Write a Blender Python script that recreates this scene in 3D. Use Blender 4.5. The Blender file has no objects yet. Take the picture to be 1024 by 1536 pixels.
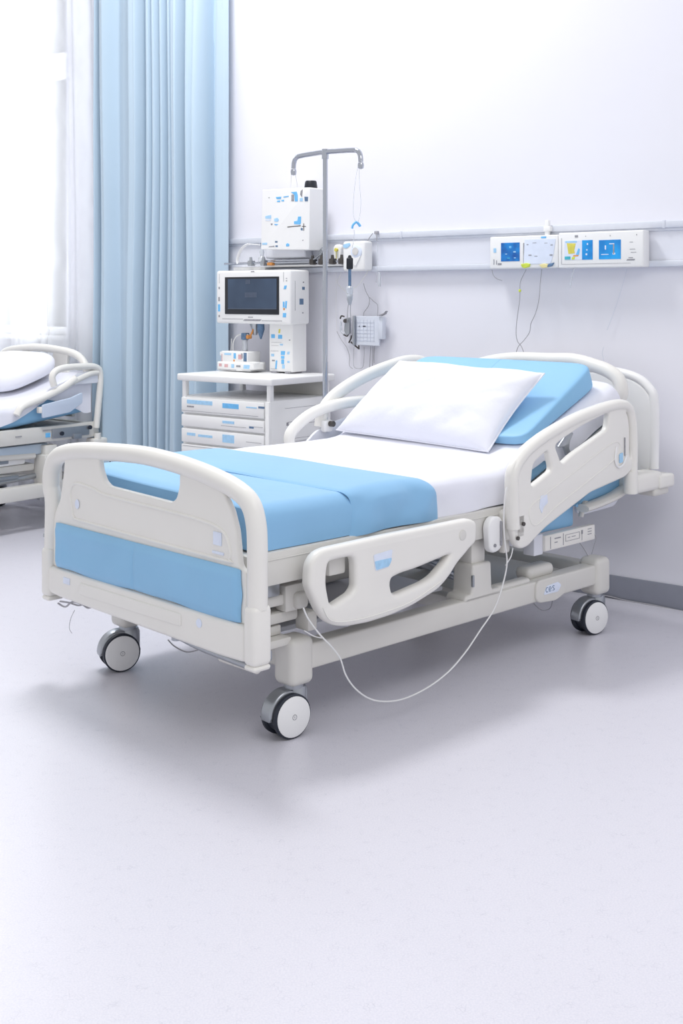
import bpy, bmesh, math, random
from mathutils import Matrix, Vector, noise
random.seed(7)
SC = bpy.context.scene
COL = SC.collection
PI = math.pi
AMB,WINP,LAMP,FILL = .76,620,96,35

# ------------------------------------------------------------ materials
def lin(c):
    return tuple((v/255/12.92 if v/255 <= .04045 else ((v/255+.055)/1.055)**2.4) for v in c)
def mat(name, rgb, rough=.5, metal=0., spec=.5, bump=None, noise_col=None, sheen=0, emit=None, trans=0, alpha=1, coat=0):
    m = bpy.data.materials.new(name); m.use_nodes = True
    nt = m.node_tree; b = nt.nodes['Principled BSDF']
    c = lin(rgb) + (1,)
    b.inputs['Base Color'].default_value = c
    b.inputs['Roughness'].default_value = rough
    b.inputs['Metallic'].default_value = metal
    b.inputs['Specular IOR Level'].default_value = spec
    b.inputs['Sheen Weight'].default_value = sheen
    b.inputs['Transmission Weight'].default_value = trans
    b.inputs['Alpha'].default_value = alpha
    b.inputs['Coat Weight'].default_value = coat
    tc = nt.nodes.new('ShaderNodeTexCoord')
    if noise_col:
        sc, amt = noise_col
        n = nt.nodes.new('ShaderNodeTexNoise'); n.inputs['Scale'].default_value = sc; n.inputs['Detail'].default_value = 4
        nt.links.new(tc.outputs['Object'], n.inputs['Vector'])
        r = nt.nodes.new('ShaderNodeValToRGB')
        r.color_ramp.elements[0].position = .3; r.color_ramp.elements[1].position = .7
        r.color_ramp.elements[0].color = tuple(v*(1-amt) for v in c[:3]) + (1,)
        r.color_ramp.elements[1].color = tuple(min(1, v*(1+amt)) for v in c[:3]) + (1,)
        nt.links.new(n.outputs['Fac'], r.inputs['Fac']); nt.links.new(r.outputs['Color'], b.inputs['Base Color'])
    if bump:
        sc, st, dist = bump
        n = nt.nodes.new('ShaderNodeTexNoise'); n.inputs['Scale'].default_value = sc; n.inputs['Detail'].default_value = 5
        nt.links.new(tc.outputs['Object'], n.inputs['Vector'])
        bp = nt.nodes.new('ShaderNodeBump'); bp.inputs['Strength'].default_value = st; bp.inputs['Distance'].default_value = dist
        nt.links.new(n.outputs['Fac'], bp.inputs['Height']); nt.links.new(bp.outputs['Normal'], b.inputs['Normal'])
    if emit:
        b.inputs['Emission Color'].default_value = lin(emit[0]) + (1,); b.inputs['Emission Strength'].default_value = emit[1]
    return m

PLASTIC = mat('ivory_plastic', (233,231,226), .34, bump=(260,.03,.001), noise_col=(6,.012))
PLASTIC2 = mat('pale_plastic', (238,238,238), .38, noise_col=(5,.012))
STEEL = mat('painted_steel', (216,214,209), .38, noise_col=(4,.02))
GREYMET = mat('satin_grey_metal', (168,172,178), .32, metal=.75, noise_col=(20,.04))
DARKMET = mat('dark_metal', (84,80,78), .4, metal=.5, noise_col=(20,.1))
CHROME = mat('chrome', (186,190,199), .13, metal=1., noise_col=(10,.01))
RUBBER = mat('navy_rubber', (32,38,52), .5, bump=(200,.1,.001))
BLACK = mat('black_plastic', (22,26,36), .35, noise_col=(20,.1))
BLUE = mat('blue_cotton', (135,184,222), .8, sheen=.25, bump=(7,.35,.008), noise_col=(2.5,.03))
BLUEV = mat('blue_vinyl', (140,191,228), .5, bump=(6,.3,.006), noise_col=(3,.03))
WHITE = mat('white_cotton', (232,233,243), .85, sheen=.2, bump=(6,.5,.01), noise_col=(2,.01))
PILLOWM = mat('pillow_cotton', (234,235,244), .85, sheen=.2, bump=(9,.5,.012), noise_col=(3,.01))
CURT = mat('curtain_fabric', (184,204,220), .85, sheen=.2, bump=(60,.12,.002), noise_col=(1.5,.02))
WALLM = mat('wall_paint', (232,232,240), .75, bump=(14,.25,.003), noise_col=(1.2,.012))
BASEM = mat('grey_vinyl_skirting', (140,143,155), .45, noise_col=(9,.05))
ALU = mat('brushed_aluminium', (216,220,230), .4, metal=.1, noise_col=(30,.02))
STK = mat('pale_blue_sticker', (222,230,246), .45, noise_col=(30,.03))
LBLUE = mat('sky_blue_label', (110,186,238), .45, noise_col=(60,.08))
MBLUE = mat('light_blue_label', (165,208,240), .45, noise_col=(60,.08))
DBLUE = mat('slate_blue_label', (92,120,152), .45, noise_col=(80,.2))
GREYL = mat('grey_print', (150,150,156), .6, noise_col=(80,.2))
ORANGE = mat('orange_plastic', (222,150,80), .5, noise_col=(40,.1))
PINK = mat('pink_label', (214,170,172), .5, noise_col=(60,.1))
YELLOW = mat('yellow_plastic', (215,205,90), .5, noise_col=(40,.1))
GREEN = mat('lime_plastic', (205,220,80), .45, noise_col=(40,.1))
TEAL = mat('teal_label', (70,178,196), .5, noise_col=(60,.1))
WIRE = mat('white_cable', (226,226,226), .45, noise_col=(20,.02))
WIREG = mat('grey_cable', (165,164,170), .5, noise_col=(20,.06))
PAPER = mat('chart_paper', (214,219,230), .8, noise_col=(20,.03))
PBACK = mat('translucent_white_plastic', (228,230,238), .35, noise_col=(5,.02))
CLEAR = mat('clear_tubing', (236,240,246), .15, trans=.55, noise_col=(20,.01))

def screen_mat(name, a, b, sc, emit):
    m = mat(name, a, .2)
    nt = m.node_tree; p = nt.nodes['Principled BSDF']
    tc = nt.nodes.new('ShaderNodeTexCoord')
    g = nt.nodes.new('ShaderNodeTexNoise'); g.inputs['Scale'].default_value = sc
    r = nt.nodes.new('ShaderNodeValToRGB')
    r.color_ramp.elements[0].color = lin(a)+(1,); r.color_ramp.elements[1].color = lin(b)+(1,)
    r.color_ramp.elements[0].position = .35; r.color_ramp.elements[1].position = .65
    nt.links.new(tc.outputs['Object'], g.inputs['Vector']); nt.links.new(g.outputs['Fac'], r.inputs['Fac'])
    nt.links.new(r.outputs['Color'], p.inputs['Base Color']); nt.links.new(r.outputs['Color'], p.inputs['Emission Color'])
    p.inputs['Emission Strength'].default_value = emit
    return m
SCR_DARK = screen_mat('monitor_glass', (44,58,78), (54,70,92), 5, .35)
SCR_BLUE = screen_mat('blue_display', (18,110,176), (28,140,204), 12, .45)
SCR_NAVY = screen_mat('navy_display', (14,70,138), (20,112,180), 22, .45)

# floor: pale vinyl with fine flecks
def floor_mat():
    m = mat('speckled_vinyl', (220,219,227), .32)
    nt = m.node_tree; p = nt.nodes['Principled BSDF']
    tc = nt.nodes.new('ShaderNodeTexCoord')
    v = nt.nodes.new('ShaderNodeTexVoronoi'); v.feature = 'DISTANCE_TO_EDGE'; v.inputs['Scale'].default_value = 90
    n0 = nt.nodes.new('ShaderNodeTexNoise'); n0.inputs['Scale'].default_value = 40; n0.inputs['Detail'].default_value = 6
    mx = nt.nodes.new('ShaderNodeMix'); mx.data_type = 'RGBA'; mx.inputs[0].default_value = .03
    nt.links.new(tc.outputs['Object'], mx.inputs[6]); nt.links.new(n0.outputs['Color'], mx.inputs[7])
    nt.links.new(mx.outputs[2], v.inputs['Vector'])
    r = nt.nodes.new('ShaderNodeValToRGB')
    r.color_ramp.elements[0].position = 0; r.color_ramp.elements[1].position = .07
    r.color_ramp.elements[0].color = (.28,.28,.28,1); r.color_ramp.elements[1].color = (0,0,0,1)
    nt.links.new(v.outputs['Distance'], r.inputs['Fac'])
    n1 = nt.nodes.new('ShaderNodeTexNoise'); n1.inputs['Scale'].default_value = 30; n1.inputs['Detail'].default_value = 3
    r1 = nt.nodes.new('ShaderNodeValToRGB'); r1.color_ramp.elements[0].position = .52; r1.color_ramp.elements[1].position = .68
    nt.links.new(tc.outputs['Object'], n1.inputs['Vector']); nt.links.new(n1.outputs['Fac'], r1.inputs['Fac'])
    mu = nt.nodes.new('ShaderNodeMath'); mu.operation = 'MULTIPLY'
    nt.links.new(r.outputs['Color'], mu.inputs[0]); nt.links.new(r1.outputs['Color'], mu.inputs[1])
    n2 = nt.nodes.new('ShaderNodeTexNoise'); n2.inputs['Scale'].default_value = 240; n2.inputs['Detail'].default_value = 2
    r2 = nt.nodes.new('ShaderNodeValToRGB')
    r2.color_ramp.elements[0].position = .35; r2.color_ramp.elements[1].position = .65
    r2.color_ramp.elements[0].color = lin((209,208,218))+(1,); r2.color_ramp.elements[1].color = lin((218,216,224))+(1,)
    nt.links.new(tc.outputs['Object'], n2.inputs['Vector']); nt.links.new(n2.outputs['Fac'], r2.inputs['Fac'])
    m2 = nt.nodes.new('ShaderNodeMix'); m2.data_type = 'RGBA'
    nt.links.new(mu.outputs[0], m2.inputs[0]); nt.links.new(r2.outputs['Color'], m2.inputs[6])
    m2.inputs[7].default_value = lin((150,152,168))+(1,)
    nt.links.new(m2.outputs[2], p.inputs['Base Color'])
    bp = nt.nodes.new('ShaderNodeBump'); bp.inputs['Strength'].default_value = .12; bp.inputs['Distance'].default_value = .002
    nt.links.new(n2.outputs['Fac'], bp.inputs['Height']); nt.links.new(bp.outputs['Normal'], p.inputs['Normal'])
    return m
FLOORM = floor_mat()

def sheer_mat():
    m = bpy.data.materials.new('sheer_voile'); m.use_nodes = True
    nt = m.node_tree; nt.nodes.remove(nt.nodes['Principled BSDF']); out = nt.nodes['Material Output']
    t = nt.nodes.new('ShaderNodeBsdfTransparent')
    l = nt.nodes.new('ShaderNodeBsdfTranslucent'); l.inputs['Color'].default_value = lin((250,252,255))+(1,)
    d = nt.nodes.new('ShaderNodeBsdfDiffuse'); d.inputs['Color'].default_value = lin((250,252,255))+(1,)
    a = nt.nodes.new('ShaderNodeMixShader'); a.inputs[0].default_value = .6
    nt.links.new(l.outputs[0], a.inputs[1]); nt.links.new(d.outputs[0], a.inputs[2])
    b = nt.nodes.new('ShaderNodeMixShader')
    w = nt.nodes.new('ShaderNodeTexWave'); w.inputs['Scale'].default_value = 3; w.inputs['Distortion'].default_value = 2
    tc = nt.nodes.new('ShaderNodeTexCoord'); nt.links.new(tc.outputs['Object'], w.inputs['Vector'])
    mr = nt.nodes.new('ShaderNodeMapRange'); mr.inputs['To Min'].default_value = .62; mr.inputs['To Max'].default_value = .85
    nt.links.new(w.outputs['Fac'], mr.inputs['Value']); nt.links.new(mr.outputs['Result'], b.inputs[0])
    nt.links.new(t.outputs[0], b.inputs[1]); nt.links.new(a.outputs[0], b.inputs[2])
    nt.links.new(b.outputs[0], out.inputs['Surface'])
    return m
SHEER = sheer_mat()
def glass_mat():
    m = bpy.data.materials.new('window_glass'); m.use_nodes = True
    nt = m.node_tree; nt.nodes.remove(nt.nodes['Principled BSDF']); out = nt.nodes['Material Output']
    t = nt.nodes.new('ShaderNodeBsdfTransparent'); g = nt.nodes.new('ShaderNodeBsdfGlossy'); g.inputs['Roughness'].default_value = .05
    f = nt.nodes.new('ShaderNodeFresnel'); s = nt.nodes.new('ShaderNodeMixShader')
    nt.links.new(f.outputs[0], s.inputs[0]); nt.links.new(t.outputs[0], s.inputs[1]); nt.links.new(g.outputs[0], s.inputs[2])
    nt.links.new(s.outputs[0], out.inputs['Surface'])
    return m
GLASS = glass_mat()

# ------------------------------------------------------------ frames (where things stand)
AB = math.atan2(.697,.717)
BED = Matrix.Translation((-.1492,3.56,0)) @ Matrix.Rotation(AB,4,'Z')      # x foot to head, y to the far side
AW = math.atan2(-.627,.779)
WALL = Matrix.Translation((1.416,4.948,0)) @ Matrix.Rotation(AW,4,'Z')     # x along the wall, -y out into the room
WORLD = Matrix.Identity(4)

# ------------------------------------------------------------ mesh helpers
def tmp(): return bmesh.new()
def merge(dst, src):
    me = bpy.data.meshes.new('t'); src.to_mesh(me); src.free(); dst.from_mesh(me); bpy.data.meshes.remove(me)
def box(bm, x0,x1,y0,y1,z0,z1, bev=0, seg=2, M=None):
    b = bmesh.new(); bmesh.ops.create_cube(b, size=1)
    for v in b.verts:
        v.co = Vector(((x0+x1)/2+v.co.x*(x1-x0), (y0+y1)/2+v.co.y*(y1-y0), (z0+z1)/2+v.co.z*(z1-z0)))
    if bev: bmesh.ops.bevel(b, geom=list(b.edges), offset=bev, segments=seg, profile=.5, affect='EDGES')
    if M is not None: bmesh.ops.transform(b, matrix=M, verts=b.verts)
    merge(bm, b); return bm
def cr(pts, n=6, closed=False):
    P = [Vector(p) for p in pts]
    if len(P) < 3: return P
    out = []
    N = len(P); R = range(N if closed else N-1)
    for i in R:
        if closed: a,b,c,d = P[(i-1)%N],P[i],P[(i+1)%N],P[(i+2)%N]
        else: a,b,c,d = P[max(i-1,0)],P[i],P[i+1],P[min(i+2,N-1)]
        for k in range(n):
            t = k/n
            out.append(.5*((2*b)+(c-a)*t+(2*a-5*b+4*c-d)*t*t+(3*b-a-3*c+d)*t**3))
    if not closed: out.append(P[-1])
    return out
def tube(bm, pts, r, seg=12, closed=False, smooth=6, ry=None, up=None):
    """sweep a round (or oval: r along side, ry along up) section along a path"""
    P = cr(pts, smooth, closed) if smooth else [Vector(p) for p in pts]
    N = len(P); ry = ry or r; b = bmesh.new(); rings = []
    nrm = None
    for i,p in enumerate(P):
        if closed: t = P[(i+1)%N]-P[i-1]
        else: t = P[min(i+1,N-1)]-P[max(i-1,0)]
        if t.length < 1e-9: t = Vector((0,0,1))
        t.normalize()
        if up is not None: nrm = Vector(up) - t*t.dot(Vector(up))
        elif nrm is None:
            a = Vector((0,0,1)) if abs(t.z) < .9 else Vector((1,0,0)); nrm = a - t*t.dot(a)
        else: nrm = nrm - t*t.dot(nrm)
        nrm.normalize(); s = t.cross(nrm)
        rr = r(i/(N-1)) if callable(r) else r; r2 = rr if callable(r) else ry
        rings.append([b.verts.new(p + s*rr*math.cos(2*PI*k/seg) + nrm*r2*math.sin(2*PI*k/seg)) for k in range(seg)])
    for i in range(N if closed else N-1):
        A,B = rings[i],rings[(i+1)%N]
        for k in range(seg): b.faces.new((A[k],A[(k+1)%seg],B[(k+1)%seg],B[k]))
    if not closed:
        b.faces.new(rings[0][::-1]); b.faces.new(rings[-1])
    bmesh.ops.recalc_face_normals(b, faces=b.faces)
    merge(bm, b); return bm
def lathe(bm, prof, loc, axis=(0,0,1), seg=32):
    """profile of (radius, height) spun about axis"""
    b = bmesh.new(); rings = []
    for r,h in prof: rings.append([b.verts.new((max(r,1e-5)*math.cos(2*PI*k/seg), max(r,1e-5)*math.sin(2*PI*k/seg), h)) for k in range(seg)])
    for A,B in zip(rings, rings[1:]):
        for k in range(seg): b.faces.new((A[k],A[(k+1)%seg],B[(k+1)%seg],B[k]))
    b.faces.new(rings[0][::-1]); b.faces.new(rings[-1])
    bmesh.ops.recalc_face_normals(b, faces=b.faces)
    q = Vector((0,0,1)).rotation_difference(Vector(axis).normalized()).to_matrix().to_4x4()
    bmesh.ops.transform(b, matrix=Matrix.Translation(loc) @ q, verts=b.verts)
    merge(bm, b); return bm
def rnd(pts, r=.01, n=4):
    """polygon with rounded corners"""
    out = []; N = len(pts)
    for i in range(N):
        p = Vector(pts[i]).to_2d() if len(pts[i])>2 else Vector(pts[i]); a = Vector(pts[i-1]); c = Vector(pts[(i+1)%N])
        da = (a-p); dc = (c-p); la, lc = da.length, dc.length
        q = min(r, la*.48, lc*.48); s = p+da.normalized()*q; e = p+dc.normalized()*q
        for k in range(n+1):
            t = k/n; out.append((1-t)**2*s + 2*t*(1-t)*p + t*t*e)
    return out
def panel(bm, outers, holes, axis, c0, thick, bev=.006, rr=.012):
    """plate with real holes and rounded rims; outline in (a,z), plate centred on coordinate c0 of the given axis"""
    cu = bpy.data.curves.new('c','CURVE'); cu.dimensions = '2D'; cu.fill_mode = 'BOTH'
    cu.extrude = max(thick/2-bev, .0002); cu.bevel_depth = bev; cu.bevel_resolution = 3; cu.offset = -bev
    for L in [outers]+list(holes):
        P = rnd(L, rr) if rr else [Vector(p) for p in L]
        sp = cu.splines.new('POLY'); sp.points.add(len(P)-1)
        for q,p in zip(sp.points,P): q.co = (p[0],p[1],0,1)
        sp.use_cyclic_u = True
    o = bpy.data.objects.new('c',cu); COL.objects.link(o)
    dg = bpy.context.evaluated_depsgraph_get(); dg.update()
    me = bpy.data.meshes.new_from_object(o.evaluated_get(dg))
    bpy.data.objects.remove(o); bpy.data.curves.remove(cu)
    b = bmesh.new(); b.from_mesh(me); bpy.data.meshes.remove(me)
    for v in b.verts:
        a,z,t = v.co
        v.co = Vector((a, c0+t, z)) if axis=='y' else (Vector((c0+t, a, z)) if axis=='x' else Vector((a,z,c0+t)))
    bmesh.ops.remove_doubles(b, verts=b.verts, dist=1e-5)
    bmesh.ops.recalc_face_normals(b, faces=b.faces)
    merge(bm, b); return bm
def grid(bm, f, nu, nv, closed_v=False):
    b = bmesh.new(); V = [[b.verts.new(f(i/nu, j/nv)) for j in range(nv+1)] for i in range(nu+1)]
    for i in range(nu):
        for j in range(nv): b.faces.new((V[i][j],V[i+1][j],V[i+1][j+1],V[i][j+1]))
    merge(bm, b); return bm
def solid(bm, t, inward=True):
    bmesh.ops.recalc_face_normals(bm, faces=bm.faces)
    bmesh.ops.solidify(bm, geom=list(bm.faces), thickness=t)
    return bm

def mkobj(name, bm, m, base=(0,0,0), parent=None, sharp=38):
    bmesh.ops.translate(bm, verts=bm.verts, vec=-Vector(base))
    me = bpy.data.meshes.new(name); bm.to_mesh(me); bm.free()
    for p in me.polygons: p.use_smooth = True
    me.set_sharp_from_angle(angle=math.radians(sharp))
    me.materials.append(m)
    o = bpy.data.objects.new(name, me); COL.objects.link(o)
    if parent: o.parent = parent
    return o
class Thing:
    """an Empty at the thing's base; parts are meshes below it, written in the coordinates of the frame it stands in"""
    def __init__(s, name, label, cat, frame, base, group=None):
        e = bpy.data.objects.new(name, None); COL.objects.link(e); e.empty_display_size = .05
        e.matrix_world = frame @ Matrix.Translation(base)
        e['label'] = label; e['category'] = cat
        if group: e['group'] = group
        s.e = e; s.base = Vector(base)
    def part(s, name, bm, m, parent=None, label=None, sharp=38):
        o = mkobj(name, bm, m, s.base, parent or s.e, sharp)
        if label: o['label'] = label
        return o
def single(name, bm, m, label, cat, frame, base, group=None, sharp=38):
    o = mkobj(name, bm, m, base, None, sharp); o.matrix_world = frame @ Matrix.Translation(base)
    o['label'] = label; o['category'] = cat
    if group: o['group'] = group
    return o
def struct(name, bm, m, frame=WORLD, sharp=38):
    o = mkobj(name, bm, m, (0,0,0), None, sharp); o.matrix_world = frame; o['kind'] = 'structure'; return o

# ------------------------------------------------------------ room
b = tmp(); box(b, -7,6,-3,12,-.08,0); struct('floor', b, FLOORM)
# back wall with window opening (s -6.2 .. -4.02, z 1.05 .. 2.9 plus an upper light)
WX0,WX1,WZ0,WZ1 = -6.4,-4.03,1.055,4.0
b = tmp()
box(b, WX1,4.0,0,.22,0,4.6); box(b, -8.5,WX0,0,.22,0,4.6); box(b, WX0,WX1,0,.22,0,WZ0); box(b, WX0,WX1,0,.22,WZ1,4.6)
struct('wall_back', b, WALLM, WALL)
b = tmp(); box(b, -8.5,4.0,-.008,.0,0,.1,.003); struct('baseboard_back', b, BASEM, WALL)
# window: frame, mullions, transom
w = tmp()
for x0,x1 in ((WX0,WX0+.06),(WX1-.05,WX1),(-4.60,-4.50),(-5.3,-5.2)): box(w, x0,x1,.07,.13,WZ0,WZ1,.006)
for z0,z1 in ((WZ0,WZ0+.05),(WZ1-.06,WZ1),(2.70,2.86)): box(w, WX0+.01,WX1-.01,.073,.127,z0,z1,.006)
wo = struct('window_1', w, PLASTIC2, WALL)
g = tmp(); box(g, WX0+.03,WX1-.03,.098,.102,WZ0+.02,WZ1-.02); go = mkobj('glass_pane', g, GLASS, parent=wo)
g = tmp(); box(g, WX0-.04,WX1+.04,-.05,.08,WZ0-.03,WZ0,.006); mkobj('window_sill', g, PLASTIC2, parent=wo)
# wall service trunking: upper and lower aluminium rails with a shallow panel between them
b = tmp(); box(b, -2.60,1.8,-.016,0,1.452,1.587); box(b,-2.60,1.8,-.018,0,1.448,1.452)
struct('trim_1', b, mat('trunking_panel',(226,228,237),.45,noise_col=(3,.01)), WALL)
b = tmp(); box(b, -2.60,1.8,-.032,0,1.587,1.617,.004); box(b, -2.60,1.8,-.024,0,1.576,1.588,.002); 
for s in (-1.42,-.62,-.07,.35): box(b, s-.006,s+.006,-.034,0,1.585,1.619,.001)
struct('trim_2', b, ALU, WALL)
b = tmp(); box(b, -2.60,1.8,-.036,0,1.425,1.452,.005); struct('trim_3', b, ALU, WALL)

# ------------------------------------------------------------ curtains
def profile(keys):
    def f(x):
        for (x0,y0),(x1,y1) in zip(keys,keys[1:]):
            if x <= x1:
                t = max(0,(x-x0)/(x1-x0)); t = (t**3.2 if y1 < y0 else 1-(1-t)**3.2) if min(y0,y1) < .125 else t*t*(3-2*t); return y0+(y1-y0)*t
        return keys[-1][1]
    return f
CK = [(-3.545,.15),(-3.53,.20),(-3.51,.12),(-3.47,.10),(-3.44,.21),(-3.41,.215),(-3.35,.16),(-3.29,.17),(-3.22,.18),(-3.17,.215),(-3.14,.21),(-3.115,.06),(-3.095,.07),
 (-3.07,.19),(-3.045,.11),(-3.02,.19),(-2.995,.10),(-2.97,.18),(-2.945,.07),(-2.92,.17),(-2.90,.13),(-2.88,.19),(-2.855,.08),(-2.83,.20),(-2.80,.205),(-2.775,.06),(-2.755,.07),
 (-2.72,.19),(-2.68,.18),(-2.65,.20),(-2.61,.08),(-2.57,.12),(-2.53,.15),(-2.46,.145)]
cf = profile(CK)
def curt(u,v):
    s = -3.545 + 1.085*u; z = .03 + 3.55*v
    k = .75+.25*math.sin(v*3+1)
    d = .15+(cf(s)-.15)*(1.0*(.8+.2*noise.noise(Vector((s*3,0,z*.8)))))
    s2 = s + .012*math.sin(z*1.3+s*9)*min(1,(s+3.6)*6)*(1 if s<-2.5 else 0)
    s2 = -3.60 + (s2+3.545)*(1.045/1.085)
    return Vector((s2,-max(.015,.205-(.215-d)*2.0),z))
b = tmp(); grid(b, curt, 800, 40); solid(b, .003)
single('curtain', b, CURT, 'light blue pleated floor-length curtain hanging against the wall beside the window', 'curtain', WALL, (-3.07,-.13,0.02), sharp=80)
def sheer(u,v):
    s = -6.5 + 2.90*u; z = .03+3.9*v
    d = .13 + .028*math.sin(s*23+.5*math.sin(s*5)) + .014*math.sin(s*47+z*.6) + .02*math.sin(z*.9+s*4)
    return Vector((s,-d,z))
b = tmp(); grid(b, sheer, 420, 30)
single('sheer_curtain', b, SHEER, 'sheer white voile curtain glowing in front of the bright window', 'curtain', WALL, (-5,-.13,0.02), sharp=80)

# ------------------------------------------------------------ main bed
T = Thing('hospital_bed', 'large ivory wheeled hospital bed with blue padded footboard in the foreground', 'hospital bed', BED, (.78,.42,0))
# --- footboard
XF = -.25
fb = tmp()
tb = [(.933,.60),(.948,.655),(.943,.712),(.898,.762),(.79,.787),(.64,.801),(.43,.811),(.303,.808),(.179,.798),(.05,.78),(-.051,.757),(-.108,.727),(-.133,.675),(-.139,.60)]
tube(fb, [(XF,.938,.44)]+[(XF,y,z) for y,z in tb]+[(XF,-.139,.44)], .029, 16, ry=.029, up=(1,0,0))
footb = T.part('footboard', fb, PLASTIC)
fp = tmp()
outer = [(.835,.79),(.848,.70),(.868,.62),(.900,.575),(.908,.545),(.912,.39),(-.11,.39),(-.11,.535),(-.078,.548),(-.064,.645),(-.042,.70),(.0,.752),(.05,.775),(.18,.80),(.2,.80),(.202,.74),(.216,.703),(.24,.688),(.577,.698),(.605,.712),(.626,.747),(.634,.80),(.7,.80)]
panel(fp, outer, [], 'x', XF-.004, .022, .007, .012)
fpan = T.part('footboard_panel', fp, PLASTIC, footb)
r_ = tmp()   # raised rim of the moulded recess
rim = [(.79,.60),(.80,.655),(.765,.686),(.66,.680),(.58,.668),(.24,.660),(.10,.655),(.0,.640),(-.035,.60),(-.035,.563),(.02,.556),(.70,.566),(.775,.572)]
tube(r_, [(XF-.0145,y,z) for y,z in rim], .0055, 8, closed=True, smooth=4)
T.part('moulded_rim', r_, PLASTIC, footb)
# posts with their lower sleeves
for yy,nm in ((.936,'far'),(-.139,'near')):
    p = tmp(); box(p, XF-.034,XF+.034, yy-.027,yy+.027, .285,.452,.017,4)
    T.part('post_sleeve', p, PLASTIC, footb)
    p = tmp(); box(p, XF-.031,XF+.031, yy-.024,yy+.024, .272,.288,.008,3)
    T.part('post_cap', p, PLASTIC, footb)
# lower crosspiece
lp = tmp(); panel(lp, [(.922,.392),(-.118,.392),(-.118,.290),(.0,.287),(.85,.297),(.922,.302)], [], 'x', XF-.004, .05, .012, .02)
panel(lp, [(.72,.370),(.17,.372),(.17,.335),(.72,.330)], [], 'x', XF-.029, .008, .003, .01)
T.part('lower_crosspiece', lp, PLASTIC, footb)
# blue pad
def pad(u,v):
    y = -.09+.97*u; z = .397+.143*v
    e = min(1, (min(u,1-u)*.97)/.02)**.5*min(1,(min(v,1-v)*.143)/.02)**.5
    wob = noise.noise(Vector((y*7,z*14,3)))*.006 + noise.noise(Vector((y*30,z*12,1)))*.002*(1 if (u<.06 or u>.94) else .15)
    seam = .004*math.exp(-((u-.52)/.006)**2)
    return Vector((XF-.016-.014*e-wob*e+seam*e, y+.004*math.sin(v*9)*(1 if u in(0,1) else 0), z-(.006 if v==0 else 0)*math.sin(u*11)))
p = tmp(); grid(p, pad, 150, 30); solid(p, -.004)
T.part('blue_pad', p, BLUEV, footb, sharp=70)
st = tmp()
lathe(st, [(.0001,0),(.0125,0),(.0125,.0012),(.0001,.0012)], (XF-.0165,.756,.619), (-1,0,0), 24)
bmesh.ops.scale(st, vec=(1,1,1.25), verts=st.verts, space=Matrix.Translation((0,-.756,-.619)))
T.part('round_sticker', st, STK, footb, 'pale blue round sticker')
st = tmp(); box(st, XF-.018,XF-.015,-.002,.036,.594,.632,.001,1); box(st, XF-.0185,XF-.015,-.012,.04,.569,.577,.001,1)
T.part('square_sticker', st, STK, footb, 'pale blue square sticker')
st = tmp(); lathe(st, [(.0001,0),(.013,0),(.013,.0012),(.0001,.0012)], (XF-.0295,.085,.362), (-1,0,0), 24)
T.part('round_sticker', st, STK, footb, 'pale blue round sticker on the lower crosspiece')
st = tmp(); box(st, XF-.031,XF-.029,.78,.82,.35,.372,.001,1)
T.part('small_plate', st, STK, footb)

# --- side rails
def plate_y(out, holes, y, th, bev=.012, rr=.02):
    q = tmp(); panel(q, out, holes, 'y', y, th, bev, rr); return q
FO = [(-.056,.47),(-.052,.53),(-.027,.558),(.01,.567),(.30,.571),(.665,.569),(.697,.556),(.700,.533),(.696,.486),(.668,.474),(.640,.455),(.600,.432),(.564,.397),(.510,.363),(.384,.332),(.284,.320),(.187,.317),(.094,.323),(.039,.337),(-.005,.372),(-.031,.417),(-.049,.452)]
F1 = [(.016,.50),(.022,.526),(.06,.528),(.133,.528),(.134,.434),(.117,.418),(.044,.396),(.028,.405),(.014,.46)]
F2 = [(.284,.418),(.289,.434),(.324,.442),(.405,.447),(.57,.468),(.545,.445),(.489,.409),(.447,.397),(.314,.380),(.292,.388)]
def foot_rail(y, out):
    s = T.part('side_rail', plate_y(FO,[F1,F2],y,.042,.015,.03), PLASTIC)
    e = tmp(); lathe(e, [(.0001,0),(.017,0),(.017,.003),(.013,.0045),(.0001,.0045)], (.622,y+out*.02,.522), (0,out,0), 28)
    T.part('round_emblem', e, STEEL, s)
    return s
fr = foot_rail(-.12, -1)
q = tmp(); panel(q, [(.205,.520),(.288,.525),(.283,.494),(.272,.474),(.213,.470)], [], 'y', -.142, .002, .0005, .006)
T.part('rail_sticker', q, STK, fr, 'white sticker on the side rail')
q = tmp(); panel(q, [(.209,.500),(.284,.500),(.280,.488),(.270,.476),(.216,.473)], [], 'y', -.1435, .0014, .0004, .005)
T.part('rail_label', q, MBLUE, fr, 'blue lettered strip on the sticker')
q = tmp(); tube(q, [(-.005,-.1415,.40),(.03,-.1415,.355),(.12,-.1415,.338),(.25,-.1415,.338),(.38,-.1415,.35),(.52,-.1415,.39)], .002, 6)
T.part('moulded_line', q, PLASTIC, fr)
for a_ in (.58,.06):
    q = tmp(); box(q, a_,a_+.07,-.10,-.06,.47,.53,.008); T.part('rail_mount', q, STEEL, fr)
foot_rail(.955, 1)

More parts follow.
